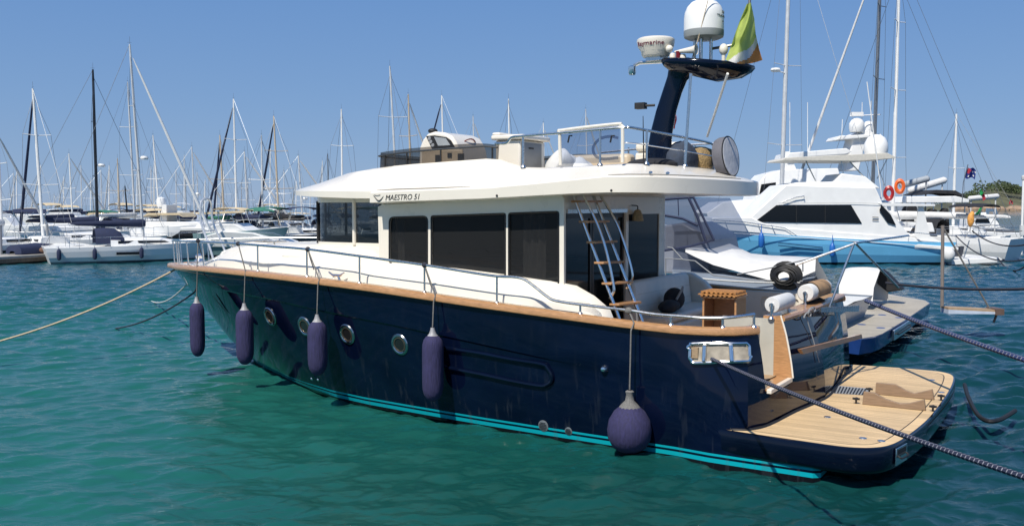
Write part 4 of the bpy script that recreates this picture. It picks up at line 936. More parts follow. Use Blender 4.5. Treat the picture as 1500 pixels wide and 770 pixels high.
# hose coil hung on the transom
mb = MB(); c = Vector(U(1181, 464, .80)); mb.tube([c + Vector((0, .13 * math.cos(t), .05 * math.sin(t) + .012 * t)) + Vector((-.01 * t, 0, 0)) for t in np.linspace(0, 12.6, 46)], .012, n=5); mb.tube(smoothpath([c, U(1192, 500, .70), U(1200, 530, .62)], 4), .008, n=5); Y.part("shower_hose", mb, grey_plastic)

# -- stern rail, side rail, pulpit
def railpart(name, pts, r=.02, n=8, k=4):
    mb = MB(); mb.tube(smoothpath(pts, k), r, n=n); return Y.part(name, mb, steel)
cap_v = lambda u: BS(u) + .0
def RP(x, y):                                 # point over the cap rail that projects to this pixel
    v = 2.4
    for _ in range(40):
        p = V(x, y, v); v = .6 * v + .4 * (BS(min(15.2, max(1.9, p[0]))) - .02)
    return V(x, y, v)
main = [(15.22, .03, 2.58), (14.9, .22, 2.60), (14.4, .58, 2.62), (13.6, 1.08, 2.64)] + [RP(*p) for p in ((350, 357), (400, 361), (450, 365), (527, 375), (622, 388), (690, 399), (728, 404.5), (752, 405.5), (768, 409), (785, 421), (800, 433), (815, 440.5), (860, 447), (925, 454.5))]
sr = railpart("side_rail", main, .021)
for x, yb in ((378, 395), (450, 408), (527, 416), (622, 431), (728, 446), (850, 462)):
    b = RP(x, yb); u, v = b[0], b[1]; tw = ip(u, [p[0] for p in main[::-1]], [p[2] for p in main[::-1]])
    mb = MB(); mb.tube([(u, v, wS(u) + .02), (u, v, tw)], .016, n=8); mb.lathe([(.04, 0), (.035, .02), (.016, .035)], (u, v, wS(u) + .035), n=10); Y.part("stanchion", mb, steel, parent=sr)
for u, v in ((15.12, .10), (14.6, .44), (14.1, .80), (13.2, 1.32), (12.2, 1.78)):
    tw = ip(u, [p[0] for p in main[::-1]], [p[2] for p in main[::-1]])
    mb = MB(); mb.tube([(u - .05, v, wS(u) + .02), (u, v, tw)], .016, n=8); Y.part("stanchion", mb, steel, parent=sr)
    mb = MB(); mb.tube([(u - .05, -v, wS(u) + .02), (u, -v, tw)], .016, n=6); Y.part("stanchion", mb, steel, parent=sr)
sbr = [(15.22, -.03, 2.58), (14.9, -.22, 2.60), (14.4, -.58, 2.62), (13.6, -1.08, 2.64), (12.2, -1.78, 2.65), (10, -2.4, 2.64), (7, -2.7, 2.54), (5, -2.76, 2.35)]
s2 = railpart("side_rail", sbr, .021)
for u in (10, 8, 6):
    mb = MB(); mb.tube([(u, -BS(u) + .02, wS(u)), (u, -BS(u) + .02, ip(u, [5, 7, 10, 12.2], [2.35, 2.54, 2.64, 2.65]))], .016, n=6); Y.part("stanchion", mb, steel, parent=s2)
qr = [RP(925, 454.5)] + [RP(960, 460), RP(1000, 463)] + [quarter(1000, 490) * 0 + Vector(p) for p in ((1.55, 2.70, 1.92), (1.28, 2.63, 1.93), (1.08, 2.50, 1.95), (.97, 2.34, 1.965))]
q_ = railpart("quarter_rail", qr, .023)
for u, v, w in ((1.98, 2.73, 1.90), (1.3, 2.63, 1.925), (.97, 2.36, 1.955)):
    mb = MB(); mb.tube([(u, v, 1.78), (u, v, w)], .018, n=8); mb.lathe([(.045, 0), (.035, .025), (.018, .04)], (u, v, 1.79), n=10); Y.part("stanchion", mb, steel, parent=q_)
# anchor davit at the bow: two legs and a curved head
mb = MB(); da = [(13.52, .30, 2.10), (13.72, .27, 2.50), (14.02, .22, 3.0), (14.05, .20, 3.38), (14.06, .14, 3.50), (14.08, .0, 3.54), (14.10, -.10, 3.50), (14.12, -.16, 3.38), (14.10, -.18, 3.0), (13.85, -.22, 2.5), (13.66, -.24, 2.12)]
mb.tube(smoothpath(da, 4), .024, n=8); Y.part("anchor_davit", mb, M("davit_steel", (.68, .68, .67), .3, .6))
# mooring cleat
p = RP(487, 409); mb = MB(); c = Vector((p[0], p[1] - .10, wS(p[0]) + .03))
mb.tube([c + Vector((-.17, 0, .13)), c + Vector((-.08, 0, .08)), c + Vector((.08, 0, .08)), c + Vector((.17, 0, .13))], [.012, .022, .022, .012], n=8); mb.tube([c + Vector((-.07, 0, 0)), c + Vector((-.04, 0, .08))], .022); mb.tube([c + Vector((.07, 0, 0)), c + Vector((.04, 0, .08))], .022)
Y.part("mooring_cleat", mb, chrome)
# coiled line on the quarter rail
mb = MB(); c = Vector(RP(921, 455)); mb.ball(tuple(c), (.06, .05, .05)); mb.tube(smoothpath([c, c + Vector((-.06, .02, -.08)), c + Vector((-.10, .02, -.2))], 4), .010, n=5); mb.tube([c + Vector((-.12, 0, .0)), c + Vector((-.14, .02, -.18))], .014, n=5); Y.part("tied_line", mb, rope_grey)

# ================================================================ things that rest on, hang from or fly above the yacht
def fender(x, yt, yb, rx, name="fender", label="", rope_from=None, r=.17, off=.13, ball=False, extra_v=0):
    v = 2.4
    for _ in range(40):
        p = V(x, (yt + yb) / 2, v); v = .6 * v + .4 * (BS(min(15.2, max(1.9, p[0]))) + off)
    u = p[0]; wt_ = V(x, yt, v)[2]; wb = V(x, yb, v)[2]
    t = Thing("fender", label, "fender", F, (u, v, wb), "fenders hanging along the port side")
    H = wt_ - wb; mb = MB()
    if ball:
        mb.lathe([(0, wb), (r * .4, wb + .02), (r * .75, wb + .08), (r * .96, wb + .2), (r, wb + .32), (r * .93, wb + .45), (r * .7, wb + .57), (r * .36, wb + .66), (r * .2, wb + .70)], (u, v, 0), n=26)
        t.part("cover", mb, fender_fab); mb = MB()
        mb.lathe([(r * .60, wb + .585), (r * .38, wb + .665), (r * .2, wb + .72), (r * .16, wb + .80), (r * .2, wb + .84), (.03, wb + .86)], (u, v, 0), n=16); t.part("collar", mb, rope_grey)
    else:
        rows = []
        for rr, z in [(0, 0), (.35, .015), (.62, .05), (.86, .12), (.97, .2), (1, .32), (1, H - .26), (.97, H - .17), (.86, H - .10), (.62, H - .05), (.36, H - .02)]:
            rows.append([(u + r * rr * (1 + .025 * math.sin(5 * a + z * 3)) * math.cos(a), v + r * rr * (1 + .025 * math.sin(4 * a + 1)) * math.sin(a), wb + z) for a in np.linspace(0, 2 * math.pi, 25)[:-1]])
        mb.grid(rows, cv=True); t.part("cover", mb, fender_fab, smooth=60); mb = MB()
        mb.lathe([(r * .5, H - .035), (r * .34, H - .005), (.035, H + .06), (.03, H + .09)], (u, v, wb), n=14); t.part("collar", mb, M("collar_grey", (.30, .30, .31), .5, var=.2, scale=15))
    top = (u, v, wt_ + (.12 if ball else .08)); cap = (u, BS(min(15.2, max(1.9, u))) + .075, wS(u) + .03)
    rp = rope_from; mb = MB(); mb.tube([top, (u, v - .03, wS(u) - .06), cap, rp], .011, n=6)
    t.part("rope", mb, rope_grey)
    mb = MB(); mb.ball(rp, (.05, .04, .045), 8, 6); mb.tube(smoothpath([rp, (rp[0] - .05, rp[1], rp[2] - .15), (rp[0] - .13, rp[1], rp[2] - .34)], 4), .009, n=5); t.part("knot", mb, rope_dark)
    return t
fender(289, 441, 522, 0, label="dark purple cylindrical fender hanging furthest forward, under the bow overhang", rope_from=RP(290, 352.5), r=.145, off=.10)
fender(358.5, 451, 534, 0, label="dark purple cylindrical fender hanging just before the turquoise stripe begins", rope_from=RP(349, 357), r=.16, off=.12)
fender(465, 468, 550, 0, label="purple cylindrical fender hanging between two portholes over the second porthole's edge", rope_from=RP(451, 365), r=.165, off=.14)
fender(634, 488, 588, 0, label="purple cylindrical fender hanging beside the long rounded hull moulding", rope_from=RP(622, 388), r=.165, off=.15)
fender(922, 583, 663, 0, label="large round purple ball fender hanging at the waterline below the quarter", rope_from=RP(921, 455), r=.30, off=.20, ball=True)

# flag: green, white and orange cloth hanging from the staff
def flag_cloth():
    edgeL = [(1094, 6), (1084, 30), (1076, 52), (1067, 78), (1063, 88)]; edgeR = [(1100, 4), (1105, 28), (1107, 50), (1112, 72), (1117, 88)]
    rows = []
    for i in range(49):
        t = i / 48; row = []
        a = (np.interp(t, [0, .25, .5, .85, 1], [p[0] for p in edgeL]), np.interp(t, [0, .25, .5, .85, 1], [p[1] for p in edgeL])); b = (np.interp(t, [0, .25, .5, .85, 1], [p[0] for p in edgeR]), np.interp(t, [0, .25, .5, .85, 1], [p[1] for p in edgeR]))
        for j in range(43):
            s = j / 42; x = a[0] + (b[0] - a[0]) * s; y = a[1] + (b[1] - a[1]) * s + 6 * math.sin(s * 3.1) * t
            p = np.array(U(x, y, 1.90 + .10 * math.sin(s * 7 + t * 3) * (.3 + t) + .05 * math.sin(t * 9 + s * 4))); row.append(tuple(p))
        rows.append(row)
    mb = MB(); i0 = mb.grid(rows); q = 0
    for i in range(48):
        for j in range(42):
            s = (j + .5) / 42; t = (i + .5) / 48; d = s * .42 + t * .80 + .05 * math.sin(s * 6)
            mb.m[q] = 0 if d < .84 else (1 if d < .97 else 2); q += 1
    return mb
def cloth(name, c):
    m = M(name, c, .85, var=.08, scale=8); nt = m.node_tree; b = nt.nodes["Principled BSDF"]; tr = nt.nodes.new("ShaderNodeBsdfTranslucent"); tr.inputs[0].default_value = (*c, 1)
    mx = nt.nodes.new("ShaderNodeMixShader"); mx.inputs[0].default_value = .45; out = nt.nodes["Material Output"]
    nt.links.new(b.outputs[0], mx.inputs[1]); nt.links.new(tr.outputs[0], mx.inputs[2]); nt.links.new(mx.outputs[0], out.inputs[0]); return m
single("flag", "lime green, white and orange flag drooping from the staff beside the radar dome", "flag", flag_cloth(), [cloth("lime_cloth", (.50, .60, .15)), cloth("white_cloth", (.75, .74, .70)), cloth("orange_cloth", (.62, .27, .08))], smooth=0)
mb = MB(); mb.grid([[V(982 + 8 * s + 1.5 * math.sin(t * 5), 165 + 22 * t + 2 * s, -.9 + .05 * math.sin(s * 5 + t * 4)) for s in (0, .33, .66, 1)] for t in (0, .2, .4, .6, .8, 1)])
single("flag", "small red courtesy flag showing just behind the navy radar mast", "flag", mb, cloth("red_cloth", (.55, .05, .05)), smooth=0)

# round grey cover on the after rail, bags beside it
t = Thing("lifebuoy_bag", "round grey canvas bag strapped to the end of the flybridge rail", "bag", F, (2.2, -.25, 3.83))
ax = Vector((-1, .08, .14)).normalized(); c = Vector((2.25, -.22, 4.16)); mb = MB()
mb.lathe([(0, -.13), (.25, -.13), (.305, -.11), (.325, -.06), (.325, .06), (.315, .075)], c, ax, 32); t.part("bag_side", mb, M("dark_grey_canvas", (.12, .12, .14), .85, var=.15, scale=10, bump=.4))
mb = MB(); mb.lathe([(.315, .07), (.30, .085), (.15, .098), (0, .10)], c, ax, 32); t.part("bag_face", mb, M("light_grey_canvas", (.50, .50, .52), .8, var=.12, scale=5, bump=.9))
mb = MB(); mb.lathe([(.32, .062), (.332, .072), (.32, .084), (.31, .072), (.32, .062)], c, ax, 32); t.part("piping", mb, black_rub)
mb = MB(); mb.tube(smoothpath([(2.6, -.6, 4.3), (2.45, -.35, 4.2), (2.35, -.25, 4.12)], 3), .01, n=5); mb.tube(smoothpath([(2.6, -.55, 4.1), (2.55, -.5, 3.95), (2.45, -.45, 3.9)], 3), .01, n=5); t.part("strap", mb, black_rub)
mb = MB(); rows = []
for w, k in ((3.985, .96), (4.1, 1.0), (4.22, .95), (4.33, .72), (4.40, .42), (4.42, .15)):
    rows.append([(2.95 + .22 * k * math.cos(a) * (1 + .06 * math.sin(3 * a)), -.10 + .44 * k * math.copysign(abs(math.sin(a)) ** .7, math.sin(a)), w + .02 * math.sin(2 * a + w * 9)) for a in np.linspace(0, 2 * math.pi, 25)[:-1]])
i0 = mb.grid(rows, cv=True); mb.face([i0 + k for k in range(24)]); mb.face([i0 + 5 * 24 + k for k in range(24)])
single("winch_cover", "dark blue canvas cover behind the after rail, beside the radar mast foot", "cover", mb, M("slate_canvas", (.035, .048, .075), .85, var=.25, scale=9, bump=.6), smooth=60)
mb = MB(); mb.lathe([(.20, 0), (.235, .1), (.24, .22), (.20, .33), (.10, .37), (0, .38)], (2.85, -.62, 3.99), n=20)
single("wicker_basket", "tan woven basket between the blue cover and the round grey bag", "basket", mb, M("wicker", (.30, .21, .10), .8, var=.4, scale=40, bump=.8))
# wicker lamp hanging from the bulkhead
t = Thing("wicker_lamp", "small wicker bell hanging on the after bulkhead over the window", "lamp", F, U(934, 322, 3.92)); p = Vector(t.base)
mb = MB(); mb.lathe([(.02, .18), (.055, .16), (.085, .08), (.10, 0), (.105, -.02)], p, n=14); t.part("shade", mb, M("wicker_shade", (.42, .33, .20), .8, var=.3, scale=50, bump=.6))
mb = MB(); mb.tube(smoothpath([p + Vector((0, 0, .18)), p + Vector((.0, .02, .24)), p + Vector((.08, .08, .25))], 4), .01, n=5); t.part("hook", mb, black_rub)
# black bag on the settee
t = Thing("holdall", "black soft bag slumped on the cream cockpit settee", "bag", F, (3.3, -.55, 1.6)); mb = MB()
mb.ball((3.25, -.35, 1.70), (.15, .34, .11)); t.part("bag_body", mb, black_fab)
mb = MB(); mb.ball((3.34, -.80, 1.78), (.17, .26, .20)); t.part("bag_pocket", mb, black_fab)
mb = MB(); mb.tube(smoothpath([(3.2, -.55, 1.8), (3.15, -.7, 1.98), (3.25, -.95, 1.95), (3.3, -1.05, 1.75)], 4), .02, n=6); t.part("bag_strap", mb, M("grey_webbing", (.3, .3, .28), .8))
# teak cockpit table folded, with a chequered lattice mat on top
tb = Thing("cockpit_table", "teak cabinet table with an open front and a wooden lattice mat folded on top", "table", F, (1.75, .45, 1.0)); e0 = .88
tu, tv, s1, s2_ = 1.62, 1.10, .52, .46
mb = MB()
for a, b in (((tu, tv, 1.0), (tu + s1, tv - .03, 1.03)),): mb.box(a, b)
mb.box((tu, tv - s2_, 1.0), (tu + .03, tv, 2.02)); mb.box((tu + s1 - .03, tv - s2_, 1.0), (tu + s1, tv, 2.02)); mb.box((tu + .03, tv - s2_, 1.0), (tu + s1 - .03, tv - s2_ + .03, 2.02))
tb.part("cabinet", mb, teak, bevel=.006)
mb = MB(); mb.box((tu - .02, tv - s2_ - .02, 2.022), (tu + s1 + .02, tv + .02, 2.05)); tb.part("table_top", mb, teak, bevel=.006)
for k, (w, d) in enumerate(((2.054, 0), (2.092, .03))):
    mb = MB()
    for i in range(8):
        a = tu + .0 + i * s1 / 7.4; mb.box((a, tv - s2_ - .02 + d, w), (a + .036, tv + .06 - d, w + .016))
        b = tv + .05 - d - i * (s2_ + .02) / 7.6; mb.box((tu - .03 + d, b - .03, w + .017), (tu + s1 + .05 - d, b, w + .033))
    single("lattice_mat", ["folded wooden lattice mat lying lower on the teak cockpit table", "folded wooden lattice mat lying topmost on the teak cockpit table"][k], "mat", mb, [M("lattice_wood", (.40, .19, .06), .5, var=.4, scale=30)], group="lattice mats")

# mooring lines
lay = [1, 1, 0, 0, 0, 0]
def rope(label, pts, r, mats, twist=None, n=6, fr=WORLD, name="mooring_line", group="mooring lines"):
    mb = MB(); mb.tube(pts, r, n=n, twist=twist); return single(name, label, "rope", mb, mats, fr=fr, group=group, base=pts[0])
p0 = F.glob(quarter(1042, 524) + outn * .05); p1 = at_depth(1500, 688, 6.2); d_ = (p1 - p0) / np.linalg.norm(p1 - p0)
navy_lay = M("navy_rope", (.016, .020, .045), .8, var=.3, scale=60); pale_lay = M("pale_rope_strand", (.30, .30, .34), .8, var=.2, scale=60)
rope("navy and white laid mooring line running from the quarter fairlead across the platform", sag(p0, p1 + d_ * 1.6,   .07, 900), .0225, [navy_lay, pale_lay], [1, 0, 0, 0, 0, 0], n=6)
q0 = at_depth(1268, 440, 17.6); q1 = at_depth(1500, 522, 12.0); d_ = (q1 - q0) / np.linalg.norm(q1 - q0)
rope("blue and white laid mooring line from the neighbouring platform to the right edge", sag(q0, q1 + d_ * 2, .05, 500), .036, [M("blue_rope", (.02, .035, .11), .8, var=.3, scale=40), pale_lay], [1, 0, 0, 0, 0, 0], n=6)
rope("tan bow line slanting from the stem down to the left edge", sag(F.glob((15.1, .06, 1.93)), at_depth(-120, 527, 19.0), .25, 40), .022, [rope_tan])
rope("pale thin bow line reaching the water left of the bow", sag(F.glob((14.75, .02, 1.62)), ground(222, 441), .2, 30), .020, [rope_white])
rope("dark bow line from the anchor pocket down to the water", sag(F.glob((14.5, .06, 1.42)), ground(168, 481), .15, 30), .019, [rope_dark])
# ================================================================ the harbour behind
hull_white = M("boat_white", (.74, .75, .75), .3, var=.05, scale=.8)
hull_blue = M("boat_light_blue", (.15, .46, .72), .25, var=.05, scale=.8)
hull_navy = M("boat_navy", (.012, .02, .05), .2, var=.2)
hull_grey = M("boat_grey", (.20, .24, .30), .25, var=.1, scale=1)
boot_navy = M("boot_stripe_navy", (.02, .03, .08), .5, var=.2)
boot_grey = M("boot_stripe_grey", (.16, .20, .22), .5, var=.2)
deck_white = M("boat_deck", (.66, .66, .63), .55, var=.08, scale=2)
tan_canvas = M("tan_bimini", (.58, .47, .30), .8, var=.08, scale=2)
green_canvas = M("green_canvas", (.03, .15, .10), .8, var=.1, scale=2)
wire = M("rigging_wire", (.20, .21, .22), .4, .7)
MASTS = dict(white=white_mast, alu=alu, black=black_mast, tan=M("tan_mast", (.48, .40, .30), .4, var=.08), grey=M("grey_mast", (.20, .215, .23), .4, .5))

def boat_hull(L, B, fb, rake=.10, stern=.78, plumb=.03, sheer=.25):
    """double-ended grid: slot 0 topsides, 1 waterline stripe and bottom, 2 deck"""
    mb = MB(); ss = [0, .02, .06, .12, .2, .3, .42, .55, .68, .8, .9, 1.0]
    def plan(s): return B / 2 * ((1 - (1 - min(1, s / .55)) ** 2) ** .75 if s < .55 else 1 - (1 - stern) * ((s - .55) / .45) ** 2)
    def sh(s): return fb * (1 + sheer * (1 - s) ** 1.6)
    lv = [(-.35, .55), (0, .80), (.13, .84), (.4, .93), (.75, .985), (1, 1)]
    P = []
    for a, k in lv:
        row = []
        for s in ss:
            w = (a * sh(s) if a > .13 else (a if a < 0 else a))
            us_ = L / 2 - rake * L * (1 - max(0, w / sh(s))) ** 1.2 - (.12 * L if a < 0 else 0)
            ue = -L / 2 + plumb * L * (1 - max(0, w / fb))
            row.append((us_ + (ue - us_) * s, max(.015, plan(s) * k * (.7 + .3 * s ** .5 if a <= 0 else 1)), w))
        P.append(row)
    for i in range(len(P) - 1):
        mb.k = 1 if i < 2 else 0
        for sg_ in (1, -1): mb.grid([[(u, v * sg_, w) for u, v, w in P[i]], [(u, v * sg_, w) for u, v, w in P[i + 1]]], flip=sg_ < 0)
    mb.k = 0; mb.poly([P[k][-1] for k in range(len(P))] + [(u, -v, w) for u, v, w in [P[k][-1] for k in range(len(P))][::-1]])
    mb.k = 2; mb.grid([[(u, v * .97, w - .04), (u, 0, w + .03), (u, -v * .97, w - .04)] for u, v, w in P[-1]])
    mb.k = 0; return mb, plan, sh
def coach(L, u0, u1, b0, b1, w0, h):
    mb = MB(); rows = []
    for k in range(7):
        t = k / 6; u = u0 + (u1 - u0) * t; hh = h * min(1, .15 + t * 3.2) if t < .4 else h; b = b0 + (b1 - b0) * min(1, t * 1.6)
        rows.append([(u, b, w0), (u, b * .93, w0 + hh * .8), (u, b * .8, w0 + hh), (u, 0, w0 + hh * 1.12), (u, -b * .8, w0 + hh), (u, -b * .93, w0 + hh * .8), (u, -b, w0)])
    i0 = mb.grid(rows); mb.face([i0 + 6 * 7 + j for j in range(7)]); return mb
def sailboat(label, top, base_x, D, L=10.5, head=(.7, .7), mast='alu', cover=navy_fab, genoa=white_fab, hood=None, bimini=None, hull_m=None, boot=None, group=None, spread=2, detail=True, boom_end=True, radar=False, name="sailboat", mast_r=.085, dark_stay=False):
    bp = at_depth(base_x, 335, D); tp = at_depth(top[0], top[1], D); hx = np.array([head[0], head[1]]) / math.hypot(*head)
    ang = math.atan2(-hx[0], hx[1]); mu = .06 * L
    o = (bp[0] - hx[0] * mu, bp[1] - hx[1] * mu, 0); fr = Frame(o, ang)
    t = Thing(name, label, "sailboat", fr, (0, 0, 0), group)
    B = L * .31; fb = .095 * L
    mb, plan, sh = boat_hull(L, B, fb); t.part("hull", mb, [hull_m or hull_white, boot or boot_navy, deck_white])
    mb = coach(L, .30 * L, -.14 * L, .35, B * .30, sh(.35) - .08, .42); ch = t.part("coachroof", mb, white_paint)
    if detail:
        for k in (1, -1):
            mb = MB(); mb.prism([(.20 * L, k * B * .265, sh(.4) + .10), (-.10 * L, k * B * .292, sh(.4) + .08), (-.10 * L, k * B * .285, sh(.4) + .24), (.17 * L, k * B * .262, sh(.4) + .22)], (0, k * .012, 0)); t.part("cabin_window", mb, dark_window, parent=ch)
            mb = MB(); mb.prism([(.02 * L, k * (plan(.44) + .005), fb * .52), (-.12 * L, k * (plan(.6) + .005), fb * .52), (-.12 * L, k * (plan(.6) + .005), fb * .68), (.02 * L, k * (plan(.44) + .005), fb * .68)], (0, k * .012, 0)); t.part("hull_window", mb, dark_window)
    # mast, leaning as it stands
    top_l = fr.loc(tp); b0 = np.array([mu, 0, fb + .4]); Hm = top_l[2] - b0[2]
    lean = fr.loc(np.array([bp[0] + (tp[0] - bp[0]), bp[1], 0]))
    m1 = np.array([lean[0], lean[1], top_l[2]]); dirm = m1 - b0
    mm = MASTS[mast]; mb = MB(); mb.tube([b0, b0 + dirm * .5, b0 + dirm * .93, m1], [mast_r, mast_r, mast_r * .8, mast_r * .6], n=8); mo = t.part("mast", mb, mm)
    sp_pts = []
    for k in range(spread):
        f = (k + 1) / (spread + 1) + .02; c = b0 + dirm * f; w = B * .36 * (1 - .22 * k)
        mb = MB(); mb.tube([c + np.array([-.15, w, .06]), c, c + np.array([-.15, -w, .06])], .028, n=5); t.part("spreader", mb, mm, parent=mo); sp_pts.append((c, w))
    if radar:
        c = b0 + dirm * .42; mb = MB(); mb.lathe([(0, -.1), (.2, -.1), (.24, 0), (.2, .1), (0, .12)], c + np.array([.38, 0, 0]), n=14); mb.tube([c, c + np.array([.38, 0, -.08])], .03); t.part("mast_radar", mb, white_paint, parent=mo)
    mb = MB(); mb.tube([m1, m1 + np.array([0, 0, .45])], .008, n=4); mb.tube([m1 + np.array([-.14, 0, .1]), m1 + np.array([.1, 0, .1])], .008, n=4); t.part("wind_vane", mb, wire, parent=mo)
    gb = np.array([mu + .08, 0, fb + 1.15]); ge = np.array([-.36 * L, 0, fb + 1.3]); mb = MB(); mb.tube([gb, ge], .065, n=8); bo = t.part("boom", mb, mm)
    if cover is not None:
        mb = MB(); mb.tube([gb + (ge - gb) * f + np.array([0, 0, .05 + .17 * (1 - f)]) for f in (-.01, .04, .3, .6, .9, .98)], [.20, .26, .21, .17, .13, .07], n=10, sx=.7); t.part("sail_cover", mb, cover, parent=bo)
    bow = np.array([.485 * L, 0, sh(0) + .1]); stn = np.array([-.49 * L, 0, fb + .1])
    g0 = b0 + dirm * .96
    if genoa is not None: mb = MB(); mb.tube([bow + (g0 - bow) * f for f in (.03, .1, .5, .9, .97)], [.04, .10, .09, .06, .025], n=7); t.part("furled_genoa", mb, genoa)
    else: mb = MB(); mb.tube([bow, g0], .014, n=4); t.part("forestay", mb, wire)
    mb = MB(); mb.tube([stn, m1], .012, n=4); t.part("backstay", mb, wire)
    for k in (1, -1):
        p = [np.array([mu - .2, k * B * .47, fb + .1])] + [c + np.array([-.15, k * w, .06]) for c, w in sp_pts] + [b0 + dirm * .95]
        mb = MB(); mb.tube(p, .012, n=4); t.part("shroud", mb, wire)
    if hood is not None:
        mb = MB(); rows = []
        for a, r_, z in ((.0, 1.0, .40), (.15, .98, .75), (.5, .94, 1.0), (1.1, .92, 1.05), (1.6, .9, 1.0)):
            rows.append([(-.06 * L - a, B * .30 * r_ * math.cos(q), sh(.5) + .1 + z * abs(math.sin(q)) ** .6 * .9) for q in np.linspace(0, math.pi, 9)])
        mb.grid(rows); t.part("spray_hood", mb, hood)
    if bimini is not None:
        mb = MB(); mb.grid([[(-.24 * L - a, B * .40 * math.cos(q), fb + 1.95 + .22 * math.sin(q) - .06 * (a - 1) ** 2) for q in np.linspace(0, math.pi, 8)] for a in (0, .5, 1, 1.5, 2)]); bi = t.part("bimini", mb, bimini)
        for k in (1, -1):
            for a in (0, 2): mb = MB(); mb.tube([(-.24 * L - a, k * B * .40, fb + 1.9), (-.24 * L - 1, k * B * .38, fb)], .018, n=5); t.part("bimini_frame", mb, steel, parent=bi)
    if detail:
        for nm, uu, k1 in (("pulpit", .5, 1), ("pushpit", -.47, -1)):
            mb = MB(); wv_ = plan(.1) if k1 > 0 else plan(1); s1 = sh(.05) if k1 > 0 else fb
            ps = [(uu * L - k1 * .10 * L, wv_, s1), (uu * L - k1 * .10 * L, wv_, s1 + .62), (uu * L, .15 if k1 > 0 else wv_ * .8, s1 + .66), (uu * L, -.15 if k1 > 0 else -wv_ * .8, s1 + .66), (uu * L - k1 * .10 * L, -wv_, s1 + .62), (uu * L - k1 * .10 * L, -wv_, s1)]
            mb.tube(ps, .018, n=5); t.part(nm, mb, steel)
        for k in (1, -1):
            mb = MB()
            mb.tube([(.40 * L, k * plan(.1), sh(.1) + .6), (.1 * L, k * plan(.4), sh(.4) + .58), (-.2 * L, k * plan(.7), fb + .58), (-.42 * L, k * plan(.95), fb + .6)], .01, n=4)
            for s in (.25, .45, .65, .82): u = L / 2 - s * L; mb.tube([(u, k * plan(s), sh(s) - .05), (u, k * plan(s), sh(s) + .58)], .012, n=4)
            t.part("guard_rail", mb, steel)
    return t, fr, fb, L, plan
# ---------------------------------------------------------------- left harbour: the near rows
T1 = sailboat("white sailboat with navy sail cover and thick white genoa, nearest beyond the yacht's bow", (190, 65), 210, 58, 9.8, (.86, .5), 'alu', navy_fab, white_paint, hood=navy_fab, boot=boot_grey, radar=True)
sailboat("white sailboat with the tall black mast and dark blue bimini", (136, 102), 143, 66, 10.5, (.9, .45), 'black', navy_fab, None, bimini=navy_fab, radar=True, mast_r=.10)
sailboat("white sailboat with thick white mast, bare white boom and dark furled genoa by the pontoon", (48, 130), 63, 61, 9.8, (-.72, .69), 'white', None, navy_fab, boot=boot_navy, mast_r=.10)
sailboat("white sailboat cut by the left edge, its mast half out of view", (-4, 190), 3, 60, 9.5, (.35, .94), 'white', white_fab, white_fab)
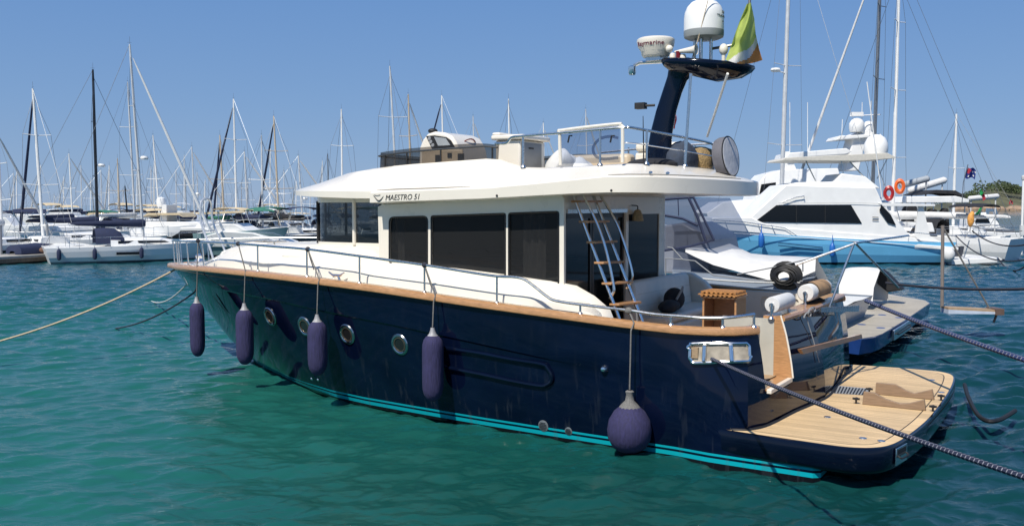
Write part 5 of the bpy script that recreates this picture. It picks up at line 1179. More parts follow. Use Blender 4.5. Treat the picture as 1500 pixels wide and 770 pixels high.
# the fenders of the nearest sailboat
for k, s in enumerate((.93, .74, .48)):
    t0, fr, fb, L, plan = T1; u = L / 2 - s * L
    mb = MB(); mb.lathe([(0, 0), (.10, .06), (.12, .15), (.12, .5), (.09, .6), (.03, .66), (0, .70)], (u, -plan(s) - .12, fb * .25), n=12); mb.tube([(u, -plan(s) - .12, fb * .25 + .68), (u, -plan(s), fb + .1)], .012, n=4)
    single("fender", ["small navy fender nearest the stern of the white sailboat with the navy sail cover", "small navy fender between two others on the white sailboat with the navy sail cover", "small navy fender nearest the bow of the white sailboat with the navy sail cover"][k], "fender", mb, navy_fab, fr=fr, group="small navy fenders")
mid = [  # label, mast top, base x, depth, length, heading, mast, cover, furled sail
    ("sailboat with a slim grey mast just left of the thick white furled genoa", (187, 120), 198, 84, 12, (.4, .9), 'alu', white_fab, None),
    ("sailboat with a low white mast between the white-masted and the black-masted boats", (101, 225), 107, 90, 10, (.6, .8), 'white', navy_fab, white_fab),
    ("sailboat with a short tan mast under the black mast's lower spreader", (172, 232), 176, 96, 9, (-.4, .9), 'tan', navy_fab, white_fab),
    ("sailboat with a stubby black mast right of the tall black one", (183, 272), 188, 92, 8, (.3, .95), 'black', navy_fab, None),
    ("sailboat with a thin white mast rising above the tan awning", (224, 198), 235, 88, 10.5, (.5, .86), 'white', white_fab, None),
    ("sailboat with a grey mast behind the bow davit and a sloping white genoa", (281, 215), 286, 86, 10, (.7, .7), 'alu', navy_fab, white_fab),
    ("sailboat with a tan mast and dark furled sail left of the tall white mast", (322, 198), 329, 84, 10.5, (-.5, .86), 'tan', navy_fab, navy_fab),
    ("sailboat with the tall bright white mast and dark sail behind the cruiser's tan bimini", (342, 145), 347, 76, 11.5, (-.75, .66), 'white', navy_fab, navy_fab),
    ("sailboat with a slender grey mast and long white genoa slanting to the right", (358, 222), 364, 82, 10, (.85, .5), 'alu', green_canvas, white_fab),
    ("sailboat with a thick grey mast carrying a radar, beside the taller tan mast", (383, 198), 385, 80, 11, (.3, .95), 'alu', navy_fab, None),
    ("sailboat with a tan mast and dark furled genoa left of the yacht's wheelhouse", (401, 170), 409, 78, 11.5, (-.6, .8), 'tan', black_fab, navy_fab),
    ("sailboat with a grey mast and white genoa seen just before the wheelhouse glass", (437, 228), 444, 80, 10, (.8, .6), 'alu', black_fab, white_fab),
    ("sailboat with a short dim mast above the front brow of the roof", (480, 225), 482, 100, 10, (.2, 1), 'grey', navy_fab, None),
    ("sailboat with the bright white mast rising alone above the forward roof", (500, 160), 502, 84, 11.5, (-.4, .9), 'white', navy_fab, None),
    ("sailboat with the tallest mast over the flybridge windscreen, a dark stay beside it", (571, 97), 584, 72, 12.5, (-.3, .95), 'alu', navy_fab, None),
    ("sailboat with a yellowish mast between the tallest mast and the helm console", (598, 138), 604, 78, 11.5, (.6, .8), 'tan', navy_fab, white_fab),
    ("sailboat with a white mast directly above the helm console", (647, 140), 652, 80, 11.5, (-.7, .7), 'white', navy_fab, navy_fab),
    ("sailboat with a small grey mast between the helm console and the wet bar", (693, 170), 697, 92, 11, (.7, .7), 'alu', navy_fab, white_fab),
    ("sailboat with a white mast directly above the wet bar", (745, 145), 748, 82, 11.5, (.2, 1), 'white', navy_fab, None),
    ("sailboat with a thin mast just right of the wet bar, a white genoa beside it", (796, 180), 799, 94, 11, (.8, .6), 'white', navy_fab, white_fab),
    ("sailboat with a thin mast seen through the clear windbreak", (858, 160), 862, 88, 11.5, (.7, .7), 'alu', navy_fab, white_fab)]
for q, (lb_, tp, bx, D, L, hd, mm, cv_, gn) in enumerate(mid):
    sailboat(lb_, tp, bx, D, L, hd, mm, cv_, gn, spread=2 if tp[1] < 180 else 1, bimini=[None, tan_canvas, navy_fab, green_canvas][q % 4], hood=[navy_fab, None, white_fab][q % 3], detail=D < 90, mast_r=.085 if D < 85 else .075, radar=mm == 'alu' and q % 2 == 1, hull_m=hull_navy if q in (3, 10) else None)
# far rows: copies of two plain boats
far = []
for k in range(2):
    far.append(sailboat("distant white sailboat in the crowded far rows beyond the nearer masts", (200 + k, [262, 240][k]), 201, 125, 9.5, [(.5, .86), (-.5, .86)][k], ['alu', 'white'][k], [navy_fab, white_fab][k], [None, white_fab][k], group="sailboats in the far rows", spread=1, detail=False, mast_r=.07, bimini=[tan_canvas, white_fab][k]))
rnd = random.Random(11)
spots = [x + rnd.uniform(-5, 5) for x in list(range(-24, 470, 17)) + [520, 548, 618, 676, 716, 770, 826, 905]]
for q, x in enumerate(spots):
    t0, fr, fb, L, plan = far[q % 2]; D = rnd.uniform(108, 150); g = at_depth(x, 330, D)
    c = t0.o if q < 2 else copy_tree(t0.o)
    c.location = (g[0], g[1], 0); c.rotation_euler = (0, 0, t0.o.rotation_euler[2] + rnd.uniform(-.35, .35) if q >= 2 else t0.o.rotation_euler[2]); s = rnd.uniform(.72, 1.2); c.scale = (1, 1, s)

# ---------------------------------------------------------------- motor boats traced in side view
def house(t, fr, name, px, v0, v1, mat, parent=None, bevel=.05, tumble=0.0, label=None):
    mb = MB(); a = [fr.V(x, y, v0) for x, y in px]; lo = min(p[2] for p in a); hi = max(p[2] for p in a) + 1e-6
    n = len(a); i = mb.add([(p[0], p[1] - tumble * (p[2] - lo) / (hi - lo), p[2]) for p in a]); j = mb.add([(p[0], v1 + tumble * (p[2] - lo) / (hi - lo), p[2]) for p in a])
    mb.face([i + k for k in range(n)]); mb.face([j + k for k in range(n)][::-1])
    for k in range(n): mb.face((i + k, j + k, j + (k + 1) % n, i + (k + 1) % n))
    return t.part(name, mb, mat, parent=parent, bevel=bevel, label=label)
def pane(t, fr, px, v, parent, mat=None, name="window", th=.02):
    mb = MB(); mb.prism([fr.V(x, y, v) for x, y in px], (0, th, 0)); return t.part(name, mb, mat or dark_window, parent=parent)
def rods(t, name, fr, px, v, r=.02, mat=None, parent=None):
    mb = MB(); mb.tube([fr.V(x, y, v) for x, y in px], r, n=5); return t.part(name, mb, mat or steel, parent=parent)
def motor_hull(t, fr, u0, u1, B, fb, mats, **k):
    mb, plan, sh = boat_hull(u1 - u0, B, fb, **k); mb.v = [(u + (u0 + u1) / 2, v, w) for u, v, w in mb.v]; h = t.part("hull", mb, mats); return plan, sh
def fit(px_l, px_r, D, right_bow=True, name="motor_yacht", label="", group=None, y=380):
    a = at_depth(px_l, y, D); b = at_depth(px_r, y, D); o = ((a[0] + b[0]) / 2, D, 0)
    fr = Frame(o, -math.pi / 2 if right_bow else math.pi / 2); return Thing(name, label, "motor yacht", fr, (0, 0, 0), group), fr, abs(b[0] - a[0])
# flybridge yacht behind the navy-covered sailboat
t, fr, L = fit(206, 345, 70, True, label="white flybridge motor yacht with tan awning, just behind the navy-covered sailboat's bow")
vn = -1.9
motor_hull(t, fr, -L / 2, L / 2, 4.2, 1.75, [hull_white, boot_grey, deck_white], rake=.16, stern=.95)
h1 = house(t, fr, "deckhouse", [(212, 352), (214, 334), (300, 333), (326, 350)], vn, 1.7, white_paint, tumble=.15)
pane(t, fr, [(224, 349), (224, 338), (233, 338), (233, 349)], vn + .0, h1, th=-.12); pane(t, fr, [(238, 349), (238, 338), (296, 337.5), (312, 349)], vn + .0, h1, th=-.12)
house(t, fr, "flybridge", [(208, 335), (214, 325), (288, 325), (302, 335)], vn + .1, 1.6, white_paint)
house(t, fr, "awning", [(207, 318), (216, 312), (262, 312), (268, 318), (262, 315), (216, 315)], vn + .3, 1.4, tan_canvas, bevel=0)
for x in (212, 236, 262): rods(t, "awning_post", fr, [(x, 316), (x + 2, 328)], vn + .4)
house(t, fr, "radar_arch", [(232, 326), (238, 300), (244, 300), (244, 326)], -1.2, 1.0, white_paint, bevel=.02)
mb = MB(); c = fr.V(236, 296, -.4); mb.lathe([(.30, -.35), (.34, 0), (.28, .28), (0, .4)], c, n=16); t.part("satellite_dome", mb, white_paint)
rods(t, "bow_rail", fr, [(290, 348), (292, 340), (335, 341), (345, 346)], vn, .02)
# white cruiser nearer the bow
t, fr, L = fit(296, 424, 64, True, label="white sports cruiser with sloping windscreen and grey-green hull, behind the navy yacht's bow rail")
motor_hull(t, fr, -L / 2, L / 2, 3.8, 1.55, [M("boat_sea_grey", (.16, .26, .27), .3, var=.08), boot_navy, deck_white], rake=.2, stern=.95)
house(t, fr, "deck_moulding", [(300, 362), (302, 345), (330, 338), (372, 341), (418, 356), (424, 362)], -1.85, 1.85, white_paint, tumble=.3)
h1 = house(t, fr, "deckhouse", [(304, 347), (306, 333), (318, 328), (345, 328), (378, 346)], -1.55, 1.45, white_paint, tumble=.25)
pane(t, fr, [(350, 332), (376, 344.5), (346, 343), (330, 333)], -1.3, h1, M("sun_screen_cover", (.62, .63, .60), .6), "windscreen_cover", th=-.1)
pane(t, fr, [(309, 343), (310, 335), (326, 334), (333, 342)], -1.45, h1, th=-.12)
for x in (382, 396): rods(t, "deck_hatch", fr, [(x, 350), (x + 7, 351)], -1.2, .06, dark_window)
house(t, fr, "bimini", [(289, 314), (296, 311), (340, 309), (345, 312), (338, 312), (298, 314)], -1.4, 1.3, tan_canvas, bevel=0)
for x in (294, 318, 339): rods(t, "bimini_frame", fr, [(x, 312), (x + 6, 334)], -1.3)
rods(t, "bow_rail", fr, [(336, 344), (338, 339), (400, 341), (422, 349)], -1.7, .02)
mb = MB(); mb.tube([fr.V(372, 353, -1.9), fr.V(398, 378, -1.9)], .03, n=5); t.part("passerelle_strut", mb, steel)
# little day boat by the wheelhouse
t, fr, L = fit(431, 475, 84, False, label="small white day boat with dark canopy frame right before the wheelhouse glass")
motor_hull(t, fr, -L / 2, L / 2, 2.4, 1.0, [hull_white, boot_navy, deck_white]); h1 = house(t, fr, "cabin", [(436, 352), (438, 340), (460, 339), (468, 352)], -.9, .8, white_paint)
pane(t, fr, [(442, 349), (442, 343), (456, 343), (456, 349)], -.9, h1); house(t, fr, "canopy", [(404, 332), (412, 328), (446, 326), (456, 331), (446, 329), (412, 331)], -1, .9, black_fab, bevel=0)
for x in (410, 430, 450): rods(t, "canopy_frame", fr, [(x, 330), (x + 8, 348)], -.9)
# low motor boats filling the rows
lowboats = [(18, 96, "grey-roofed"), (66, 104, "blue-covered"), (118, 100, "white-roofed"), (160, 98, "tan-roofed"), (268, 104, "white-roofed"), (400, 96, "black-roofed")]
seen_l = ["low grey-roofed motor boat behind the boats at the pontoon", "low blue-covered motor boat behind the white-masted sailboat", "low white-roofed motor boat behind the black-masted sailboat", "low tan-roofed motor boat behind the navy sail cover", "low white-roofed motor boat between the two larger motor yachts", "low black-roofed motor boat left of the day boat by the wheelhouse"]
for (x, D, kd), lb_ in zip(lowboats, seen_l):
    t, fr, L = fit(x - 36, x + 36, D, x % 4 == 0, name="motor_boat", label=lb_); y0 = 300 + 1400 * 3.4 / D
    motor_hull(t, fr, -L / 2, L / 2, 3, 1.3, [hull_white, boot_navy, deck_white], rake=.15, stern=.95)
    h1 = house(t, fr, "cabin", [(x - 24, y0 - 16), (x - 22, y0 - 32), (x + 10, y0 - 32), (x + 24, y0 - 16)], -1.3, 1.2, white_paint, tumble=.15); pane(t, fr, [(x - 19, y0 - 21), (x - 18, y0 - 29), (x + 8, y0 - 29), (x + 15, y0 - 21)], -1.28, h1, th=-.1)
    house(t, fr, "canopy", [(x - 34, y0 - 33), (x - 30, y0 - 37), (x - 2, y0 - 37), (x + 2, y0 - 33)], -1.2, 1.1, {"grey": deck_white, "blue": navy_fab, "white": white_fab, "tan": tan_canvas, "black": black_fab}[kd.split("-")[0]], bevel=0)
    for xx in (x - 30, x - 6): rods(t, "canopy_frame", fr, [(xx, y0 - 34), (xx, y0 - 16)], -1.1)
# pontoon with a covered dinghy
wood = M("pontoon_wood", (.20, .13, .085), .8, var=.35, scale=3, stretch=(6, .6, 1))
g0 = ground(-60, 392); g1 = ground(117, 380); dv = (g1 - g0) / np.linalg.norm(g1 - g0); pn = Frame((g0[0], g0[1], 0), math.atan2(-dv[0], dv[1])); PLn = float(np.linalg.norm(g1 - g0))
t = Thing("pontoon", "low wooden mooring pontoon with rusty brown edge under the boats at far left", "pontoon", pn, (0, 0, 0))
mb = MB(); mb.box((-4, 0, .30), (PLn, 2.4, .46)); t.part("decking", mb, M("pontoon_deck", (.34, .32, .29), .8, var=.15, scale=4), bevel=.02)
mb = MB(); mb.box((-4, -.05, .08), (PLn, .02, .30)); t.part("fascia", mb, wood)
for k in range(5): mb = MB(); mb.box((-2 + k * PLn / 4.3, .1, -.3), (k * PLn / 4.3, 2.3, .3)); t.part("float", mb, black_rub)
for k in range(3): mb = MB(); mb.tube([(PLn - .4 - k * 3.4, 2.2, .4), (PLn - .4 - k * 3.4, 2.2, 2.2)], .08); t.part("service_post", mb, grey_plastic)
dd = Frame(tuple(pn.glob((PLn - 2.2, 1.2, 0))), pn.ang); mb = MB(); mb.grid([[(u, .75 * math.cos(q) * k, .5 + .62 * abs(math.sin(q)) ** .6 * k) for q in np.linspace(0, math.pi, 9)] for u, k in ((-1.7, .3), (-1.6, .85), (0, 1), (1.2, .8), (1.7, .25))])
single("dinghy", "dinghy under a navy blue cover lying on the end of the pontoon", "dinghy", mb, navy_fab, fr=dd)
for k, x in enumerate((32, 64)):
    p = at_depth(x, 366, 57.2); mb = MB(); mb.ball((p[0], p[1], p[2]), (.28, .10, .17)); single("lifebuoy", ["brown horseshoe buoy at the stern of the boat cut by the left edge", "brown horseshoe buoy at the stern of the white-masted sailboat"][k], "lifebuoy", mb, M("brown_cover", (.16, .09, .06), .8), fr=WORLD, group="brown horseshoe buoys")

# ---------------------------------------------------------------- the neighbour to starboard: grey cruiser with covers and a bathing platform
NB = Frame(tuple(F.o), F.ang)
t = Thing("motor_yacht", "grey hulled cruiser with clear canopy and white tarpaulin beyond the navy yacht's cockpit", "motor yacht", NB, (8, -8.3, 0))
mb, plan, sh = boat_hull(13.5, 4.6, 1.15, rake=.15, stern=.95, sheer=.3); mb.v = [(u + 8.6, v - 8.1, w) for u, v, w in mb.v]; t.part("hull", mb, [hull_grey, boot_navy, deck_white])
NV = NB.V
mb = MB(); mb.grid([[NV(x, y, -6.3) for x, y in ((985, 420), (1060, 425), (1130, 432), (1195, 425))], [NV(x, y, -6.4) for x, y in ((985, 398), (1060, 402), (1130, 412), (1195, 405))], [NV(x, y, -7.4) for x, y in ((985, 390), (1060, 396), (1130, 408), (1195, 400))]]); t.part("side_deck", mb, hull_grey, smooth=60)
canvas = M("white_tarpaulin", (.60, .595, .575), .75, var=.06, scale=4, bump=.5)
hem = [(1004, 369), (1018, 376), (1045, 388), (1075, 396), (1100, 403), (1130, 411), (1160, 409), (1178, 404), (1194, 397)]; edge = [(1004, 364.5), (1018, 365), (1045, 371), (1075, 377), (1100, 383), (1130, 388), (1160, 385), (1178, 383), (1195, 379)]; ridge = [(1006, 361), (1020, 356), (1045, 354), (1070, 357), (1100, 371), (1130, 374), (1160, 375), (1178, 376), (1196, 377)]
mb = MB(); mb.grid([[NV(x, y, -6.35) for x, y in hem], [NV(x, y, -6.5) for x, y in [lerp(a, b, .5) for a, b in zip(hem, edge)]], [NV(x, y, -6.7) for x, y in edge], [NV(x, y, -7.7) for x, y in [lerp(a, b, .55) for a, b in zip(edge, ridge)]], [NV(x, y, -8.7) for x, y in ridge], [(NV(x, y, -8.7)[0], -10.1, NV(x, y, -8.7)[2] - .7) for x, y in ridge]])
t.part("tarpaulin", mb, canvas, smooth=70)
# clear canopy with dark piping
mb = MB(); cp = [(974, 292), (1016, 289), (1046, 351), (1010, 360), (972, 366)]
A = [NV(x, y, -6.6) for x, y in cp]; mb.poly(A); mb.poly([A[1], A[2], (A[2][0], -9.4, A[2][2]), (A[1][0], -9.2, A[1][2])]); mb.poly([A[0], A[1], (A[1][0], -9.2, A[1][2]), (A[0][0] + 1.2, -9.2, A[0][2])])
cn = t.part("canopy", mb, glass("canopy_vinyl", (.50, .52, .58), solid=.22, ior=1.3), smooth=0)
for ps, r in (([(974, 292), (1016, 289), (1046, 351)], .03), ([(1046, 351), (1010, 361), (972, 367)], .03), ([(1009, 290), (1022, 318), (1034, 353)], .035), ([(972, 315), (1000, 320), (1022, 330)], .03), ([(993, 291), (994, 316)], .012)):
    mb = MB(); mb.tube([NV(x, y, -6.58) for x, y in ps], r, n=5); t.part("canopy_piping", mb, navy_fab, parent=cn)
for x, m_ in ((985, M("green_bag", (.06, .34, .10), .7)), (996, M("blue_bag", (.08, .14, .34), .7))):
    mb = MB(); mb.box(NV(x - 7, 362, -7.4), np.array(NV(x + 4, 345, -7.4)) + np.array([0, -.4, 0])); t.part("cockpit_seat", mb, m_)
mb = MB(); mb.prism([NV(x, y, -7.2) for x, y in ((970, 400), (972, 330), (1000, 326), (1035, 345), (1042, 375), (1040, 402))], (0, -2.2, 0)); t.part("helm_screen", mb, M("console_grey", (.20, .22, .27), .4), bevel=.05)
for ps in ([(975, 405), (975, 378), (1000, 380), (1018, 382), (1045, 403), (1100, 410), (1200, 412)], [(1000, 380), (985, 363), (978, 362)], [(1080, 402), (1130, 392), (1198, 376), (1198, 384)], [(1176, 381), (1176, 398)]):
    mb = MB(); mb.tube([NV(x, y, -6.05) for x, y in ps], .016, n=6); t.part("deck_rail", mb, M("dull_steel", (.22, .23, .24), .7))
mb = MB(); c = Vector(NV(1150, 402, -6.0))
for k in range(16): mb.tube([c + Vector(((.34 - .012 * k) * math.cos(a) + .03 * math.sin(k * 3), .012 * (k - 8) , (.30 - .012 * k) * math.sin(a) - .05 + .02 * math.cos(k * 5))) for a in np.linspace(0, 6.3, 20)], .022, n=5)
single("rope_coil", "black hose coil hanging on the grey cruiser's stern rail", "coil", mb, black_rub, fr=NB)
mb = MB(); mb.tube(sag(NB.glob(NV(1000, 405, -6.0)), NB.glob(NV(1195, 414, -6.0)), .05, 20), .02, n=5)
single("mooring_line", "pale line stretched along the grey cruiser's side rail", "rope", mb, rope_white, fr=WORLD, group="mooring lines")
# bathing platform in teak with blue sides
def NZ(x, y, w=.62): return NB.Z(x, y, w)
pp = [NZ(1236, 494), NZ(1262, 497), NZ(1282, 493.5), NZ(1292, 490), NZ(1325, 470), NZ(1355, 449.5), NZ(1363, 444), NZ(1356, 439.5), NZ(1300, 430), NZ(1236, 428)]
mb = MB(); n = len(pp); i = mb.add(pp); j = mb.add([(p[0] + .05, p[1], .30) for p in pp]); mb.face([i + k for k in range(n)]); mb.face([j + k for k in range(n)][::-1])
for k in range(n): mb.face((i + k, j + k, j + (k + 1) % n, i + (k + 1) % n))
pf = t.part("bathing_platform", mb, M("royal_blue_gelcoat", (.012, .04, .16), .12, var=.1), label="blue edged teak bathing platform")
c = np.mean([p[:2] for p in pp], 0); mb = MB(); mb.poly([(*(c + (np.array(p[:2]) - c) * .97), .626) for p in pp]); t.part("teak_planking", mb, deck_teak("pale_platform_teak", (.50, .45, .36), (.20, .18, .15), w=.07), parent=pf, smooth=0)
for px in ((1292, 461), (1262, 475), (1290, 480), (1317, 465)): p = NZ(*px, .628); mb = MB(); mb.lathe([(0, .008), (.09, .008), (.10, 0)], (p[0], p[1], .627), n=12); t.part("deck_fitting", mb, M("blue_fitting", (.05, .09, .22), .5), parent=pf)
A, B_ = np.array(NZ(1307, 481.5)), np.array(NZ(1331, 466.5)); tnn = (B_ - A) / np.linalg.norm(B_ - A); nn = np.array([tnn[1], -tnn[0], 0]); nn = nn if nn[0] < 0 else -nn
mb = MB(); mb.hexa([A + nn * .0 + (0, 0, -.26), B_ + (0, 0, -.26), B_ + nn * .05 + (0, 0, -.26), A + nn * .05 + (0, 0, -.26), A + (0, 0, -.03), B_ + (0, 0, -.03), B_ + nn * .05 + (0, 0, -.03), A + nn * .05 + (0, 0, -.03)]); t.part("ladder_hatch", mb, chrome, parent=pf, bevel=.005)
mb = MB(); mb.tube([A + tnn * .2 + nn * .06 + (0, 0, -.12), A + tnn * .3 + nn * .09 + (0, 0, -.15), B_ - tnn * .3 + nn * .09 + (0, 0, -.15), B_ - tnn * .2 + nn * .06 + (0, 0, -.12)], .016, n=6); t.part("ladder_hatch_handle", mb, black_rub, parent=pf)
# covered tender standing on that platform
cov = [(1233, 455), (1233, 396), (1243, 391), (1290, 391), (1302, 404), (1300, 414), (1282, 444), (1262, 455)]
tv0 = NZ(1250, 455)[1]
tt = Thing("covered_tender", "small tender under a crumpled white cover on the blue edged bathing platform", "tender", NB, (*NZ(1262, 450)[:2], .63))
hu = NZ(1240, 452); vA, vB = hu[1], hu[1] - 1.9
P0 = [NB.V(x, y, vA) for x, y in ((1228, 455), (1246, 454), (1262, 452), (1278, 444))]; P1 = [NB.V(x, y, vA - .25) for x, y in ((1229, 420), (1240, 418), (1258, 416), (1280, 421))]; P2 = [NB.V(x, y, vA - 1.0) for x, y in ((1233, 397), (1244, 392), (1270, 391), (1290, 393))]; P3 = [NB.V(x, y, vB) for x, y in ((1236, 398), (1250, 394), (1285, 394), (1301, 405))]
P4 = [(p[0], vB - .1, .7) for p in P3]
mb = MB(); mb.grid([smoothpath(r, 4) for r in (P0, [lerp(a, b, .5) for a, b in zip(P0, P1)], P1, P2, P3, P4)]); tt.part("cover", mb, canvas, smooth=70)
mb = MB(); mb.prism([NB.V(x, y, vB + .1) for x, y in ((1290, 394), (1302, 404), (1322, 425), (1300, 428), (1284, 415))], (0, -.5, 0)); tt.part("bow", mb, black_rub, bevel=.04)
# passerelle: teak plank hung from a post by a topping lift, with side rails
dA = 24.5
t = Thing("passerelle", "teak boarding plank held out by a slim grey post and slanting line at right", "gangway", WORLD, at_depth(1380, 448, dA))
a, b = at_depth(1384, 449, dA), at_depth(1464, 453, dA)
mb = MB(); mb.hexa([a + (0, -.2, -.05), b + (0, -.2, -.05), b + (0, .25, -.05), a + (0, .25, -.05), a + (0, -.2, 0), b + (0, -.2, 0), b + (0, .25, 0), a + (0, .25, 0)]); t.part("plank", mb, teak_raw)
mb = MB(); mb.hexa([a + (0, -.22, -.16), b + (0, -.22, -.10), b + (0, .23, -.10), a + (0, .23, -.16), a + (0, -.22, -.052), b + (0, -.22, -.052), b + (0, .23, -.052), a + (0, .23, -.052)]); t.part("side_frame", mb, M("pale_blue_frame", (.50, .56, .66), .4))
mb = MB(); mb.tube([at_depth(1380, 448, dA), at_depth(1381, 330, dA)], .045, n=8); t.part("post", mb, M("post_grey", (.20, .17, .15), .5))
mb = MB(); mb.tube([at_depth(1381, 332, dA), at_depth(1452, 456, dA)], .022, n=6); t.part("lift_line", mb, rope_grey)
mb = MB(); mb.box(b + (-.22, -.25, -.12), b + (.0, .25, .04)); mb.tube([b + (-.06, 0, -.1), b + (-.14, 0, -.34)], .03); t.part("end_wheel", mb, M("rust_fitting", (.20, .13, .10), .5, .5))
dB = 15.3
t = Thing("passerelle", "folded passerelle frame of thin steel rods rising above the padded rollers", "gangway", F, Z(1212, 460, 1.8))
for ps in ([(1211, 460), (1251, 356)], [(1253, 356), (1316, 421)], [(1251, 356), (1330, 345)], [(1251, 357), (1165, 388)]):
    mb = MB(); mb.tube([at_depth(*ps[0], dB), at_depth(*ps[1], dB + (2.5 if ps[1][0] > 1300 else 0))], .020, n=6)
    mb.v = [tuple(F.loc(np.array(p))) for p in mb.v]; t.part("rod", mb, steel)

# ---------------------------------------------------------------- light blue sport fisher
FBs = Frame((at_depth(1200, 380, 56.2)[0], 56.2, 0), math.pi / 2)
t = Thing("motor_yacht", "light blue hulled sport fishing yacht with white deckhouse and black wraparound window", "motor yacht", FBs, (0, 0, 0)); fr = FBs; vn = 2.1
uA = fr.V(1402, 380, vn)[0]; uB = fr.V(975, 350, vn)[0]
mb, plan, sh = boat_hull(uB - uA, 4.3, 1.28, rake=.14, stern=.92, sheer=.75); mb.v = [(u + (uA + uB) / 2, v, w) for u, v, w in mb.v]; t.part("hull", mb, [hull_blue, M("antifoul_black", (.015, .02, .03), .6), deck_white])
house(t, fr, "deck_moulding", [(1040, 336), (1044, 318), (1100, 318), (1130, 332), (1340, 348), (1352, 360), (1200, 349)], 1.9, -1.9, white_paint)
h1 = house(t, fr, "deckhouse", [(1086, 330), (1152, 270), (1284, 274), (1294, 297), (1345, 358), (1200, 350), (1100, 336)], 1.85, -1.85, white_paint, tumble=.12, bevel=.08)
pane(t, fr, [(1105, 325), (1137, 300.5), (1246, 300), (1262, 327)], 1.80, h1, th=.06)
pane(t, fr, [(1291, 300), (1304, 314), (1312, 330), (1300, 326), (1288, 308)], 1.84, h1, th=.06)
for x in (1166, 1208): pane(t, fr, [(x, 300.5), (x + 1.2, 300.5), (x + 1.2, 326), (x, 326)], 1.862, h1, black_rub, "window_divider")
for x, y in ((1278, 322), (1278, 318)): rods(t, "side_vent", fr, [(x, y), (x + 9, y + .4)], 1.86, .02, black_rub)
rods(t, "rub_rail", fr, [(1042, 339), (1195, 349.5), (1335, 358.5), (1400, 364)], 2.14, .022, white_paint)
rods(t, "cabin_rail", fr, [(1146, 296), (1165, 289), (1178, 287), (1178, 291)], 1.9, .03)
rods(t, "house_seam", fr, [(1140, 297), (1250, 296.5), (1292, 298)], 1.86, .014, offwhite); rods(t, "house_seam", fr, [(1100, 333), (1200, 342), (1340, 352)], 1.88, .02, offwhite)
rods(t, "cockpit_ladder", fr, [(1326, 352), (1312, 300)], 1.2, .03); rods(t, "outrigger", fr, [(1292, 290), (1270, 120)], 1.9, .03, white_paint)
house(t, fr, "overhang", [(1286, 297), (1370, 299), (1370, 302), (1292, 302)], 1.8, -1.8, white_paint, bevel=.01)
house(t, fr, "flybridge", [(1150, 271), (1170, 267), (1224, 266), (1234, 254), (1268, 258), (1290, 276), (1284, 276)], 1.5, -1.5, white_paint, tumble=.1)
ht = house(t, fr, "hardtop", [(1146, 235), (1150, 231), (1300, 224), (1312, 230), (1310, 232), (1260, 236)], 1.7, -1.7, M("hardtop_cream", (.60, .57, .50), .5), bevel=.02)
for ps in ([(1180, 235), (1196, 268)], [(1232, 234), (1236, 258)], [(1282, 233), (1296, 272)], [(1300, 232), (1285, 262)], [(1244, 236), (1268, 262)]): rods(t, "hardtop_post", fr, ps, 1.3, .035, None, ht); rods(t, "hardtop_post", fr, ps, -1.3, .035, None, ht)
mb = MB(); mb.lathe([(.62, 0), (.68, .25), (.66, .6), (.5, .95), (.25, 1.12), (0, 1.16)], fr.V(1283, 226, .2), n=20); t.part("satellite_dome", mb, white_paint)
house(t, fr, "cockpit_side", [(1340, 346), (1346, 300), (1352, 300), (1362, 345), (1392, 362), (1360, 360)], 1.6, 1.5, white_paint, bevel=0)
house(t, fr, "cockpit_coaming", [(1340, 357), (1404, 362), (1404, 366), (1340, 364)], 2.05, -2.05, white_paint, bevel=.01)
house(t, fr, "swim_platform", [(1394, 381), (1464, 377), (1469, 380), (1462, 384), (1394, 388)], 1.9, -1.9, white_paint, bevel=.02)
rods(t, "bow_rail", fr, [(1040, 337), (1043, 322), (1090, 325), (1150, 334), (1168, 346)], 2.0, .022)
for x in (1062, 1090, 1110, 1130): rods(t, "rail_post", fr, [(x, 323 + (x - 1040) * .07), (x + 6, 338 + (x - 1040) * .05)], 2.0, .018)
rods(t, "hull_vent", fr, [(1140, 355), (1205, 362)], 2.13, .035, M("vent_blue", (.03, .12, .24), .4)); rods(t, "hull_vent", fr, [(1140, 359), (1205, 366)], 2.13, .035, M("vent_blue", (.03, .12, .24), .4))
rods(t, "stern_ladder", fr, [(1420, 352), (1410, 384)], 1.0, .03); rods(t, "stern_rail", fr, [(1330, 357), (1332, 340), (1400, 346), (1402, 364)], 1.9, .022)
for x, y0, y1, nm, m_ in ((1115, 342, 363, "small blue fender near the bow of the light blue sport fisher", M("blue_fender", (.015, .12, .42), .4)), (1219, 357, 376, "small blue fender amidships on the light blue sport fisher", None)):
    a = fr.V(x, y1, 2.32); b = fr.V(x, y0, 2.32); mb = MB(); H = b[2] - a[2]; mb.lathe([(0, 0), (.12, .05), (.16, .16), (.16, H - .14), (.10, H - .03), (.03, H + .1), (.015, H + .5)], a, n=14)
    single("fender", nm, "fender", mb, m_ or MATS["blue_fender"], fr=fr, group="blue fenders on the sport fisher")
mb = MB(); mb.ball(fr.V(1389, 373, 2.3), (.36, .36, .42)); single("fender", "round white ball fender at the stern of the light blue sport fisher", "fender", mb, white_fab, fr=fr)
# orange lifebuoys on its after rail
for k, (x, y) in enumerate(((1318, 273), (1302, 283))):
    p = fr.V(x, y, 1.2); mb = MB(); mb.lathe([(.20, -.07), (.30, 0), (.20, .07), (.12, 0), (.20, -.07)], p, (.3, 1, 0), 18); mb.v = [(a, b, p[2] + (c - p[2]) * 1.5) for a, b, c in mb.v]
    single("lifebuoy", ["tall orange life ring hung under the white mast behind the sport fisher's flybridge", "low red life ring lying beside the orange one on the flybridge"][k], "lifebuoy", mb, orange_mat if k == 0 else red_mat, fr=fr)

